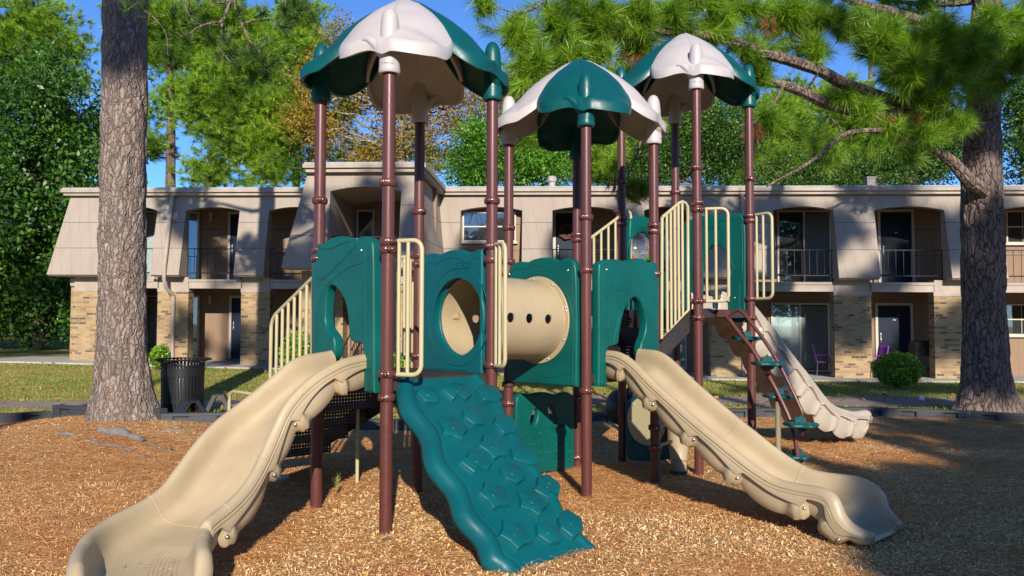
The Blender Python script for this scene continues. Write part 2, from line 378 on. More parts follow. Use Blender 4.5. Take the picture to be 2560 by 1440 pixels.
CHIP = islandm('loose_wood_chips', [(0, (.18, .075, .03)), (.18, (.40, .19, .07)), (.45, (.70, .39, .15)), (.75, (.82, .53, .23)), (.93, (.88, .66, .36)), (1, (.92, .82, .64))])
NEEDLEG = islandm('fallen_needles', [(0, (.38, .14, .045)), (.5, (.66, .28, .085)), (.85, (.74, .40, .14)), (1, (.76, .56, .28))])
LEAFG = islandm('fallen_leaves', [(0, (.26, .10, .03)), (.5, (.42, .18, .05)), (1, (.30, .2, .08))])
FABRIC = paint('grey_landscape_fabric', (.17, .155, .14), .95, .3, scale=9)
PURPLE = paint('purple_plastic', (.16, .035, .24), .4, .1)
LITTER = paint('white_litter', (.75, .78, .8), .6, .2)
def clear():
    m, nt, b = new('clear_dome'); t = node(nt, 'BsdfTransparent', {'Color': (.86, .9, .92, 1)}); g = node(nt, 'BsdfGlossy', {'Roughness': .06})
    lw = node(nt, 'LayerWeight', {'Blend': .35}).outputs['Facing']; mx = node(nt, 'MixShader', {0: mth(nt, 'ADD', mth(nt, 'MULTIPLY', lw, .5), .12), 1: t.outputs[0], 2: g.outputs[0]})
    nt.links.new(mx.outputs[0], nt.nodes['Material Output'].inputs[0]); return m
CLEAR = clear()
# ------------------------------------------------------------------ ground, path, wood-chip bed
def sheet(name, xs, yf, m, dz, ny, smooth=180):
    """rows of x in xs; for each x, y runs between yf(x)"""
    b = MB(); P = []
    for x in xs:
        y0, y1 = yf(x); P.append([(x, y0+(y1-y0)*j/ny, gz(x, y0+(y1-y0)*j/ny)+dz) for j in range(ny+1)])
    b.grid(P); return b.build(name, m, None, smooth)
xs = [-300, -120, -60, -40]+[-30+i*.75 for i in range(81)]+[40, 60, 120, 300]
ys = [-200, -60, -20, -8, 0]+[2+.5*i for i in range(64)]+[36, 40, 46, 54, 64, 90, 140, 300, 700]
b = MB(); b.grid([[(x, y, gz(x, y)) for y in ys] for x in xs]); tag(b.build('lawn', LAWN, None, 180), kind='structure')
BPX = [(-700, 1130), (-60, 1066), (135, 1049), (400, 1052), (600, 1066), (870, 1076), (1040, 1079), (1250, 1066), (1560, 1052), (1840, 1046), (2000, 1043), (2140, 1041), (2350, 1045), (2620, 1066), (3400, 1120)]
BORD = [ground(*p) for p in BPX]
def yb(x):
    for p, q in zip(BORD, BORD[1:]):
        if p.x <= x <= q.x: return p.y+(q.y-p.y)*(x-p.x)/(q.x-p.x)
    return BORD[0].y if x < 0 else BORD[-1].y
x0, x1 = BORD[0].x+.02, BORD[-1].x-.02
tag(sheet('wood_chip_bed', [x0+(x1-x0)*i/160 for i in range(161)], lambda x: (-9, yb(x)), CHIPG, .012, 150), kind='structure')
PATH = [(-40, 15.2, 16.4), (-12, 14.6, 15.5), (-5, 14.8, 16.1), (2, 15.6, 17.5), (8, 15.3, 17.3), (14, 14.9, 16.8), (40, 14.6, 16.6)]
def path_y(x):
    for p, q in zip(PATH, PATH[1:]):
        if p[0] <= x <= q[0]:
            t = (x-p[0])/(q[0]-p[0]); return (p[1]+(q[1]-p[1])*t+.06*math.sin(x*1.7), p[2]+(q[2]-p[2])*t+.06*math.sin(x*2.3+1))
tag(sheet('asphalt_path', [-40+i*.5 for i in range(161)], path_y, ASPH, .006, 6), kind='structure')
# loose chips, needles, grass and leaves lie on the ground as litter nobody could count
def inview(P, m=60):
    Q = (np.array(CM.inverted()) @ np.column_stack([P, np.ones(len(P))]).T).T
    with np.errstate(all='ignore'):
        u = 1280-F*Q[:, 0]/Q[:, 2]; v = 720+F*Q[:, 1]/Q[:, 2]
    return (Q[:, 2] < 0) & (u > -m) & (u < 2560+m) & (v > -m) & (v < 1440+m)
def gzv(P): return np.array([gz(x, y) for x, y in P])
def scatter(n, y0, y1, cond, pw=1.0):
    t = RNG.random(n)**pw; y = y0+(y1-y0)*t; hw = y*.70+.5; x = (RNG.random(n)*2-1)*hw
    k = cond(x, y); P = np.column_stack([x[k], y[k]]); return np.column_stack([P, gzv(P)])
ybv = np.vectorize(yb)
def slivers(P, L, W, tilt, lift, fold=0):
    n = len(P); a = RNG.random(n)*2*np.pi if not fold else RNG.normal(0, .55, n)+np.pi*(RNG.random(n) > .5); t = RNG.normal(0, tilt, n)
    d = np.column_stack([np.cos(a)*np.cos(t), np.sin(a)*np.cos(t), np.sin(t)]); e = np.column_stack([-np.sin(a), np.cos(a), RNG.normal(0, tilt*1.5, n)])
    L = L[:, None]; W = W[:, None]; c = P+np.array([0, 0, 1])*(lift+np.abs(np.sin(t))[:, None]*L*.5)
    V = np.stack([c-d*L/2-e*W/2*.6, c-d*L/2+e*W/2*.7, c+d*L/2+e*W/2, c+d*L/2-e*W/2*.4], 1).reshape(-1, 3)
    return V, np.arange(4*n).reshape(n, 4)
inbed = lambda x, y: y < ybv(x)-.05
P = np.vstack([scatter(120000, 3.8, 8.0, inbed, .8), scatter(60000, 8.0, 13.4, inbed)]); P = P[inview(P)]
n = len(P); V, Fc = slivers(P, RNG.uniform(.008, .032, n), RNG.uniform(.0025, .0075, n), .5, .014)
tag(fast('wood_chips', V, Fc, CHIP), 'loose pale wood chips strewn over the playground bed', 'wood chips', kind='stuff')
def needle_cond(x, y):
    k = np.array([noise.noise((a*.55, b_*.9, 3.1)) for a, b_ in zip(x, y)]); k += .32*(x < -1.6)*(y > 5.4)+.3*(x > 3)*(y > 8.5)
    return (y < ybv(x)-.05) & (k+RNG.normal(0, .18, len(x)) > .17)
P = scatter(230000, 3.9, 13.4, needle_cond, .9); P = P[inview(P)]; n = len(P)
V, Fc = slivers(P, RNG.uniform(.08, .20, n), RNG.uniform(.0028, .0056, n), .10, .020, 1)
tag(fast('pine_straw', V, Fc, NEEDLEG), 'reddish fallen pine needles drifted over the wood chips', 'pine straw', kind='stuff')
def lawn_cond(x, y):
    out = y > ybv(x)+.1
    pa = np.array([(path_y(a) or (0, 0)) for a in np.clip(x, -39, 39)]); out &= (y < pa[:, 0]-.02) | (y > pa[:, 1]+.02)
    return out & (y < 22.6+.06*(-x))
P = scatter(90000, 12.6, 27, lawn_cond, .8); P = P[inview(P)]; n = len(P)
a = RNG.random(n)*6.28; h = RNG.uniform(.025, .065, n); wd = RNG.uniform(.006, .012, n); ln = RNG.normal(0, .5, (n, 2))*h[:, None]
V = np.stack([P+np.column_stack([np.cos(a)*wd, np.sin(a)*wd, 0*a]), P-np.column_stack([np.cos(a)*wd, np.sin(a)*wd, 0*a]), P+np.column_stack([ln, h])], 1).reshape(-1, 3)
tag(fast('grass', V, np.arange(3*n).reshape(n, 3), BLADE), 'short patchy green and yellowing grass before the building', 'grass', kind='stuff')
P = scatter(900, 12.8, 24, lambda x, y: y > ybv(x)+.2, 1); P = P[inview(P)]; n = len(P)
V, Fc = slivers(P, RNG.uniform(.05, .11, n), RNG.uniform(.04, .08, n), .3, .04)
tag(fast('fallen_leaves', V, Fc, LEAFG), 'orange brown leaves fallen on the grass and path', 'leaves', kind='stuff')
# ------------------------------------------------------------------ apartment building
_a = at(165, 478, 24.3); _b = at(2560, 463, 22.6)
BO = Vector((_a.x, _a.y, 0)); BE = Vector((_b.x-_a.x, _b.y-_a.y, 0)); BLEN = BE.length; BE.normalize(); BN = Vector((-BE.y, BE.x, 0))
tilt = lambda bx: .15*(1-bx/28.8)
def B2W(x, y, z): return BO+BE*x+BN*y+Vector((0, 0, z+tilt(x)))
def bpx(px, py, by):
    h = hit(px, py, BO+BN*by, BN); bx = (h-BO).dot(BE); return bx, h.z-tilt(bx)
def bbox(mb, x0, x1, y0, y1, z0, z1):
    V = [B2W(x, y, z) for x in (x0, x1) for y in (y0, y1) for z in (z0, z1)]
    mb.add(V, [(0, 1, 3, 2), (4, 6, 7, 5), (0, 4, 5, 1), (2, 3, 7, 6), (0, 2, 6, 4), (1, 5, 7, 3)])
def bpart(name, m, boxes, parent, label=None, smooth=0):
    mb = MB()
    for q in boxes: bbox(mb, *q)
    return mb.build(name, m, parent, smooth, label)
bld = thing('apartment_building', 'two storey tan mansard apartment building with brick piers and balconies', 'building', B2W(14, 2, 0))
Z0, ZS, ZF, ZM, ZE = -.6, 2.52, 2.80, 2.88, 5.40
RW = 1.6; GW = 1.65; RV = .14
MBY0, MBY1 = -.45, .05; ML = math.hypot(MBY1-MBY0, ZE-ZM)
def mans_pt(x, s, n, by0=0):
    t = s/ML; ny, nzz = -(ZE-ZM)/ML, (MBY1-MBY0)/ML
    return B2W(x, by0+MBY0+(MBY1-MBY0)*t+ny*n, ZM+(ZE-ZM)*t+nzz*n)
SPR, PEAK = (4.90-ZM)/(ZE-ZM)*ML, (5.02-ZM)/(ZE-ZM)*ML
def open_line(a, b, spr=SPR, peak=PEAK):
    L = [(a, 0), (a, spr)]+[(a+(b-a)*i/12, spr+(peak-spr)*(1-((i-6)/6)**2)) for i in range(1, 12)]+[(b, spr), (b, 0)]
    return L
def mansard(x0, x1, ops, by0=0, back=RV, flare0=0, flare1=0, spr=SPR, peak=PEAK):
    out = [(x0-flare0, 0)]
    for a, b in ops: out += open_line(a, b, spr, peak)
    out += [(x1+flare1, 0), (x1, ML), (x0, ML)]
    V, Fc = plate_mesh([out], .06, .004, 1)
    mb = MB(); mb.add([mans_pt(p.x, p.y, p.z, by0) for p in V], Fc)
    w = mb.build('mansard_wall', SIDING, bld, 30)
    for a, b in ops:
        rv = MB(); L = open_line(a, b, spr, peak)
        rv.grid([[mans_pt(x, s, -.02, by0), B2W(x, by0+back, ZM+(ZE-ZM)*s/ML)] for x, s in L])
        rv.build('opening_reveal', SIDING, bld, 30)
    # underside of the overhang
    xs_ = [x0-flare0]+[q for o_ in ops for q in o_]+[x1+flare1]
    for p, q in zip(xs_[::2], xs_[1::2]):
        sf = MB(); bbox(sf, p+.01, q-.01, by0+MBY0+.04, by0+.0, ZM-.03, ZM+.01); sf.build('overhang_soffit', TRIM, bld, 0)
X = lambda px, py=600, by=-.2: bpx(px, py, by)[0]
opsL = [(X(300), X(387)), (X(459), X(594)), (X(668), X(800))]
opsR = [(X(1150), X(1305)), (X(1381), X(1542)), (X(1612), X(1722)), (X(1936), X(2088)), (X(2191), X(2367)), (X(2506), X(2690)), (X(2790), X(2960))]
XE = X(3050)
BB = -3.6; bx0, bx1 = bpx(790, 600, BB)[0], bpx(1046, 440, BB)[0]
opB = [(bpx(822, 560, BB-.2)[0], bpx(1000, 560, BB-.2)[0])]
mansard(.16, bx0+.3, opsL, flare0=.4)
mansard(bx1-.2, XE, opsR)
mansard(bpx(769, 440, BB)[0], bx1, opB, by0=BB, back=2.4, flare0=.5, flare1=.12)
# end wall, bay side walls, roof
bpart('end_wall', SIDING, [(.16, .3, .06, 7, ZM, ZE)], bld)
bpart('end_wall', BRICK, [(.05, .25, .31, 7, Z0, ZM-.05)], bld, 'brick end wall')
sw = MB(); xr = bx1-.02
sw.add([B2W(xr+.14, BB-.43, ZM), B2W(xr+.30, -.3, ZM), B2W(xr, .06, ZE), B2W(xr, BB+.05, ZE)], [(0, 1, 2, 3)])
xl = bx0+.05
sw.build('bay_side_wall', SIDING, bld, 0); sw = MB()
sw.add([B2W(xl-.3, BB-.4, ZM), B2W(xl-.1, 0, ZM), B2W(xl, .06, ZE), B2W(xl, BB+.05, ZE)], [(3, 2, 1, 0)])
sw.build('bay_side_wall', SIDING, bld, 0)
eL = bpx(760, 425, BB-.2)[0]
roof = bpart('roof', ROOFM, [(-.02, eL+.6, -.17, 12, 5.58, 5.62), (bx1-.6, XE, -.17, 12, 5.585, 5.625), (eL, bx1+.2, BB-.2, 5, 5.60, 5.64)], bld)
bpart('fascia', TRIM, [(-.05, eL+.3, -.2, -.1, 5.47, 5.575), (.0, eL+.3, -.13, .06, 5.38, 5.467)], roof)
bpart('fascia', TRIM, [(bx1+.13, XE, -.2, -.1, 5.47, 5.575), (bx1+.13, XE, -.13, .06, 5.38, 5.467)], roof)
bpart('fascia', TRIM, [(eL-.03, bx1+.23, BB-.23, BB-.13, 5.49, 5.595), (eL+.03, bx1+.15, BB-.16, BB+.06, 5.39, 5.487), (bx1+.12, bx1+.22, BB-.13, -.11, 5.49, 5.594), (bx1+.02, bx1+.15, BB+.06, -.1, 5.39, 5.486), (eL-.02, eL+.08, BB-.13, -.11, 5.49, 5.594)], roof)
def vent(px, py0, py1, wpx, rusty):
    c = at(px, py1, 26.5); s = 26.5/F; h = (py1-py0)*s; r = wpx*s/2; mb = MB()
    if rusty: mb.lathe([(r*.75, -.3), (r*.75, h*.4), (r, h*.45), (r, h*.9), (r*.8, h)], 14, Matrix.Translation(c))
    else:
        mb.box(c+Vector((0, 0, h*.2)), (2*r, 2*r, h*1.2)); mb.box(c+Vector((0, 0, h*.85)), (2.3*r, 2.3*r, h*.3)); mb.box(c+Vector((0, 0, -.15)), (1.6*r, 1.6*r, .5))
    return mb.build('roof_vent', RUSTY if rusty else FABRIC, roof, 40)
RUSTY = paint('rusty_galvanised_cap', (.34, .30, .27), .6, .3, .8, scuffcol=(.3, .12, .04), scale=6)
vent(1380, 441, 466, 24, True); vent(2174, 443, 459, 21, False); vent(1712, 462, 468, 30, False); vent(840, 462, 476, 20, False)
# recess walls and floors
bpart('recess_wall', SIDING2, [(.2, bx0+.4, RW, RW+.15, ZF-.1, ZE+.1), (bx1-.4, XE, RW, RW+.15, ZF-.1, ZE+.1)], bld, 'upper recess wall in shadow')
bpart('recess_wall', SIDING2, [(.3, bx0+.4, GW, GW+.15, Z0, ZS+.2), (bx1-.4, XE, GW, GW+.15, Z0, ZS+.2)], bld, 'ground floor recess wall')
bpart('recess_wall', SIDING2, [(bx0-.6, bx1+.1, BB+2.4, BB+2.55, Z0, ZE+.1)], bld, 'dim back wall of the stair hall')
bpart('balcony_slab', TRIM, [(.2, bx0+.3, .03, RW-.01, ZS+.04, ZF-.03), (bx1-.1, XE, .03, RW-.01, ZS+.04, ZF-.03), (bx0-.1, bx1, BB+.05, BB+2.39, ZS+.04, ZF-.03)], bld)
# ground floor brick piers, capped by siding
piers = [(182, 345), (393, 470), (602, 674), (1085, 1148), (1307, 1381), (1542, 1612), (1776, 1880), (2086, 2179), (2336, 2490), (2700, 2790), (2960, 3040)]
pe = []
for a, b_ in piers:
    pa, pb = bpx(a, 800, -.05)[0], bpx(b_, 800, -.05)[0]; pe.append((pa, pb))
    p = bpart('brick_pier', BRICK, [(pa, pb, -.05, .30, Z0, ZS-.13)], bld)
    bpart('pier_cap', TRIM, [(pa-.012, pb+.012, -.062, .31, ZS-.13, ZS-.02), (pa+.02, pb-.02, -.04, .29, ZS-.02, ZM-.03)], p)
for a, b_ in ((752, 803), (975, 1038)):
    pa, pb = bpx(a, 800, BB)[0], bpx(b_, 800, BB)[0]; bpart('brick_pier', BRICK, [(pa, pb, BB, BB+.6, Z0, ZM-.04)], bld)
bpart('brick_side_wall', BRICK, [(bx1-.25, bx1+.02, BB+.61, GW-.01, Z0, ZM-.06), (bx0-.02, bx0+.2, BB+1.9, GW-.01, Z0, ZM-.06)], bld)
for (a, b_), (c, d) in zip(pe, pe[1:]):
    if b_ < bx0 and c > bx1: spans = [(b_, bx0-.3)]
    else: spans = [(b_, c)]
    for p, q in spans:
        bpart('balcony_fascia', TRIM, [(p+.005, q-.005, -.06, .02, ZS-.02, ZS+.18), (p-.03, q+.03, -.085, .02, ZS+.185, ZF-.02)], bld)
bpart('balcony_fascia', TRIM, [(opB[0][0]-.2, opB[0][1]+.2, BB-.06, BB+.04, ZS-.02, ZF)], bld)
# openings: windows, doors and sliding doors, placed from sight lines onto the recess walls
def rect(px0, py0, px1, py1, by):
    a = bpx(px0, py0, by); b_ = bpx(px1, py1, by); return a[0], b_[0], b_[1], a[1]
def framebox(x0, x1, z0, z1, by, wd, dp, bottom=True):
    B = [(x0, x0+wd, by-dp, by-.002, z0, z1), (x1-wd, x1, by-dp, by-.002, z0, z1), (x0+wd, x1-wd, by-dp, by-.002, z1-wd, z1)]
    if bottom: B.append((x0+wd, x1-wd, by-dp, by-.002, z0, z0+wd*.7))
    return B
def door(r, by, mat=None, label='navy', num=None, panels=False):
    x0, x1, z0, z1 = r; mat = mat or NAVY
    d = bpart('door', mat, [(x0+.085, x1-.085, by-.035, by-.004, z0, z1-.085)], bld, label)
    bpart('door_frame', FRAME, framebox(x0, x1, z0, z1, by, .08, .06, False), d)
    k = MB(); c = B2W(x0+.16, by-.07, z0+1.0)
    for dz in (0, .16): k.sphere(c+Vector((0, 0, dz)), .032 if dz == 0 else .026, 8)
    bbox(k, x0+.145, x0+.175, by-.045, by-.034, z0+.94, z0+1.22); k.add([c+BE*a+BN*.012+Vector((0, 0, b_)) for a, b_ in ((-.015, 0), (.015, 0), (.015, .16), (-.015, .16))], [(0, 1, 2, 3)])
    k.build('handle', BOLT, d)
    if num:
        V, Fc = text_mesh(num, .06, .004); c = B2W((x0+x1)/2, by-.042, z0+1.62); mb = MB()
        mb.add([c+BE*p.x+Vector((0, 0, p.y))-BN*p.z for p in V], Fc); mb.build('door_number', WHITEP, d, 0)
    return d
def sliding(r, by, label, blind=(0, 1), mullion=.5):
    x0, x1, z0, z1 = r
    f = bpart('sliding_door', FRAME, framebox(x0, x1, z0, z1, by, .06, .07)+[(x0+(x1-x0)*mullion-.03, x0+(x1-x0)*mullion+.03, by-.05, by-.004, z0+.05, z1-.065)], bld, label)
    bpart('pane', GLASS, [(x0+.06, x0+(x1-x0)*mullion-.03, by-.04, by-.034, z0+.05, z1-.065), (x0+(x1-x0)*mullion+.03, x1-.06, by-.03, by-.024, z0+.05, z1-.065)], f)
    bpart('dim_room_sheet', DARKIN, [(x0+.05, x1-.05, by-.0015, by+.004, z0+.03, z1-.04)], f)
    mb = MB(); a, b_ = x0+(x1-x0)*blind[0]+.07, x0+(x1-x0)*blind[1]-.07; n = max(2, int((b_-a)/.085))
    for i in range(n):
        xa = a+(b_-a)*i/n; V = [B2W(xa, by-.018, z0+.07), B2W(xa+(b_-a)/n*1.02, by-.006, z0+.07), B2W(xa+(b_-a)/n*1.02, by-.006, z1-.09), B2W(xa, by-.018, z1-.09)]
        mb.add(V, [(0, 1, 2, 3)])
    mb.build('blinds', BLIND, f, 0); return f
def window(r, by, label, cols=2, sill=True):
    x0, x1, z0, z1 = r; zm = (z0+z1)/2
    B = framebox(x0, x1, z0, z1, by, .045, .06)+[(x0+.045, x1-.045, by-.045, by-.004, zm-.02, zm+.02)]
    f = bpart('window', FRAME, B, bld, label)
    bpart('pane', GLASS, [(x0+.045, x1-.045, by-.03, by-.024, z0+.03, zm-.02), (x0+.045, x1-.045, by-.022, by-.016, zm+.02, z1-.045)], f)
    bpart('dim_room_sheet', DARKIN, [(x0+.04, x1-.04, by-.0015, by+.004, z0+.02, z1-.03)], f)
    mu = [(x0+(x1-x0)*i/cols-.008, x0+(x1-x0)*i/cols+.008, by-.042, by-.034, z0+.05, z1-.06) for i in range(1, cols)]
    bpart('glazing_bar', FRAME, mu, f)
    if sill: bpart('sill', FRAME, [(x0-.05, x1+.05, by-.11, by-.004, z0-.07, z0)], f)
    return f
ZFL = ZF
def up(px0, px1, pyt): a = rect(px0, pyt, px1, 690, RW); return (a[0], a[1], ZFL+.0, a[3])
def dn(px0, px1, pyt): a = rect(px0, pyt, px1, 890, GW); return a[0], a[1], None, a[3]
def gfl(x): return gz(*B2W(x, .8, 0).xy)-tilt(x)+.13
sliding(up(318, 389, 528), RW, 'upper sliding door beside the pine trunk')
sliding(up(420, 498, 530), RW, 'upper sliding door with drawn blinds')
door(up(572, 640, 530), RW, label='navy upper door behind the mansard panel')
window(rect(893, 525, 936, 660, BB+2.4), BB+2.4, 'narrow window in the stair hall', 1)
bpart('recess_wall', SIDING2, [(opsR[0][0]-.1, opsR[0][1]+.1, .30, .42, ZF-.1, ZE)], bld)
window(rect(1157, 530, 1290, 604, .30), .30, 'upper double window with pale sill', 1)
dw = door(up(1383, 1477, 527), RW, label='dark upper door with a wreath')
sliding(up(1655, 1722, 530), RW, 'upper sliding door behind the stairs')
sliding(up(1941, 2078, 526), RW, 'upper sliding door, blinds drawn on the right', (.45, 1))
door(up(2192, 2286, 524), RW, label='dark upper door numbered 292', num='292')
window(rect(2512, 527, 2640, 608, RW), RW, 'upper window beside the right pine', 3)
def dd(px0, px1, pyt):
    a = dn(px0, px1, pyt); return (a[0], a[1], gfl((a[0]+a[1])/2), a[3])
sliding(dd(330, 396, 738), GW, 'bright ground floor sliding door beside the pine trunk')
sliding(dd(430, 498, 738), GW, 'ground floor sliding door beside the downpipe')
door(dd(575, 640, 739), GW, label='navy ground floor door beside the pier')
sliding(dd(1630, 1716, 745), GW, 'ground floor sliding door behind the stairs')
sliding(dd(1926, 2074, 757), GW, 'ground floor sliding door with full vertical blinds')
door(dd(2186, 2283, 757), GW, label='dark ground floor door numbered 192', num='192')
window(rect(2508, 760, 2640, 838, GW), GW, 'ground floor window beside the right pine', 3)
def wall_lamp(px, py, by):
    x, z = bpx(px, py, by); o = bpart('wall_lamp', FRAME, [(x-.05, x+.05, by-.09, by-.003, z+.02, z+.12), (x-.04, x+.04, by-.08, by-.004, z-.17, z+.018)], bld)
wall_lamp(529, 540, RW); wall_lamp(527, 748, GW)
# balcony railings
def railing(a, b_, by, z0=2.98, z1=3.74, step=.215):
    mb = MB(); n = max(2, int((b_-a)/step))
    for z in (z0, z1): bbox(mb, a, b_, by-.014, by+.014, z-.014, z+.014)
    for i in range(n+1):
        x = a+.02+(b_-a-.04)*i/n; t = .018 if i in (0, n) else .0065; bbox(mb, x-t, x+t, by-t, by+t, (ZF-.02 if t > .01 else z0+.014), z1-.014)
    mb.build('railing', IRON, bld, 0)
for a, b_ in opsL+opsR[1:]: railing(a-.02, b_+.02, .09)
railing(opB[0][0], opB[0][1], BB+.15)
# stair flight inside the bay hall
st = MB()
for i in range(12): bbox(st, opB[0][0]+.1+.12*i, opB[0][0]+.22+.12*i, BB+1.0, BB+1.9, -.3+.26*i, -.24+.26*i)
for s in (BB+.95, BB+1.92):
    for i in range(16):
        x = opB[0][0]+.1+.1*i; bbox(st, x-.008, x+.008, s-.008, s+.008, -.2+.215*i, .75+.215*i)
    st.tube([B2W(opB[0][0]+.05, s, .7), B2W(opB[0][0]+1.65, s, 4.05)], .02, 6)
st.build('hall_stair', IRON, bld, 0)
# downpipe and gutter
dp = MB(); x = bpx(421, 600, -.3)[0]
dp.tube([B2W(x, -.08, 5.4), B2W(x, -.12, 5.2), B2W(x, -.50, 3.2), B2W(x, -.52, 2.75), B2W(x+.02, -.40, 2.5), B2W(x+.09, -.13, 2.28), B2W(x+.10, -.11, 2.1), B2W(x+.10, -.11, .2)], .06, 8)
dp.build('downpipe', TRIM, bld)
dp = MB(); x = bpx(1860, 600, -.3)[0]
dp.tube([B2W(x, -.1, 5.4), B2W(x, -.16, 5.1), B2W(x, -.5, 3.3), B2W(x, -.5, 2.7), B2W(x, -.1, 2.3), B2W(x, -.1, 0)], .05, 8); dp.build('downpipe', TRIM, bld)
# concrete walk along the building
W = MB(); P = []
xs_ = [-2.2+i*.5 for i in range(int((XE+2.2)/.5)+1)]
for x in xs_:
    yf = -1.0 if x < bx0-1.2 or x > bx1+.8 else BB-1.1
    row = []
    for by in (yf, yf+.01, (yf+1.0)/2, GW):
        q = B2W(x, by, 0); row.append((q.x, q.y, gz(q.x, q.y)+(.005 if by == yf else .05)))
    P.append(row)
W.grid(P); tag(W.build('concrete_walk', CONC, None, 30), kind='structure')
wr = MB(); c = B2W(*[bpx(1416, 578, RW-.08)[0], RW-.09, bpx(1416, 578, RW-.08)[1]])
for i in range(70):
    a = i*.0898*2; rr = .2+.04*math.sin(i*7.1)
    p = c+BE*(rr*math.cos(a))+Vector((0, 0, rr*math.sin(a)))-BN*(.02+.03*random.random()); wr.sphere(p, .04+.02*random.random(), 4, (1, .6, 1))
WREATH = paint('dried_flower_wreath', (.085, .022, .014), .8, .5, scale=20)
tag(wr.build('wreath', WREATH), 'reddish dried wreath hung on a dark upper door', 'wreath')
# ------------------------------------------------------------------ play structure
TH = {'A': .7477, 'B': .7592, 'C': .7311}; SIDE = 1.1
def V3(p, z=0): return Vector((p[0], p[1], z))
POST = {'A': [(-.987, 6.171), (-1.735, 6.978), (-.18, 6.919), (-.928, 7.726)], 'B': [(.72, 7.539), (-.037, 8.337), (1.518, 8.296), (.761, 9.094)], 'C': [(2.084, 8.727), (1.349, 9.546), (2.903, 9.461), (2.168, 10.28)]}
CAP = {'A': 3.644, 'B': 3.565, 'C': 4.289}; DECK = {'A': 1.20, 'B': 1.15, 'C': 1.80}
PR = .0508
play = thing('play_structure', 'teal and tan playground climbing set with three petal roofs and slides', 'playground', (.5, 8, 0))
def zp(py, xy): return at(1280, py, xy[1]).z
def mid(p, q, t=.5): return Vector((p[0]+(q[0]-p[0])*t, p[1]+(q[1]-p[1])*t, 0))
def dirv(p, q): return Vector((q[0]-p[0], q[1]-p[1], 0)).normalized()
# posts with clamps: (py, [directions of arms])
CL = {('A', 0): [458, 605, 625, 935, 994], ('A', 1): [503, 627, 648, 985], ('A', 2): [503, 616, 650, 912, 975], ('A', 3): [530, 640, 662, 890, 965], ('B', 0): [543, 675, 976], ('B', 1): [570, 655, 687, 960, 1008], ('B', 2): [563, 578, 684, 1068, 1117], ('B', 3): [587, 600, 692, 995, 1142], ('C', 0): [419, 506, 524, 752, 793], ('C', 1): [455, 545, 560, 800], ('C', 2): [447, 539, 551, 746, 793], ('C', 3): [480, 568, 790]}
for t in 'ABC':
    for k, xy in enumerate(POST[t]):
        g = gz(*xy); mb = MB()
        mb.lathe([(PR, g-.12), (PR, .62), (PR*1.0, CAP[t]+.1)], 24, Matrix.Translation((xy[0], xy[1], 0)))
        p = mb.build('post', MAROON, play, 40)
        for j, py in enumerate(CL[(t, k)]):
            z = zp(py, xy); c = MB(); T = Matrix.Translation((xy[0], xy[1], z))
            c.lathe([(PR+.001, -.030), (PR+.012, -.029), (PR+.019, -.018), (PR+.021, 0), (PR+.019, .018), (PR+.012, .029), (PR+.001, .030)], 24, T, False)
            a0 = (j*1.3+k) % 1.6-2.3
            for a in (a0, a0+math.pi):
                q = Vector((math.cos(a), math.sin(a), 0)); c.sphere(Vector((xy[0], xy[1], z))+q*(PR+.017), .024, 7)
            bt = MB()
            for a in (a0-.32, a0+.32, a0+math.pi-.3, a0+math.pi+.3, -1.57+.12*(k-1)):
                q = Vector((math.cos(a), math.sin(a), 0)); bt.sphere(Vector((xy[0], xy[1], z+.004))+q*(PR+.022), .0085, 5)
            c.build('clamp', MAROON, p, 50, extra=(bt, BOLT))
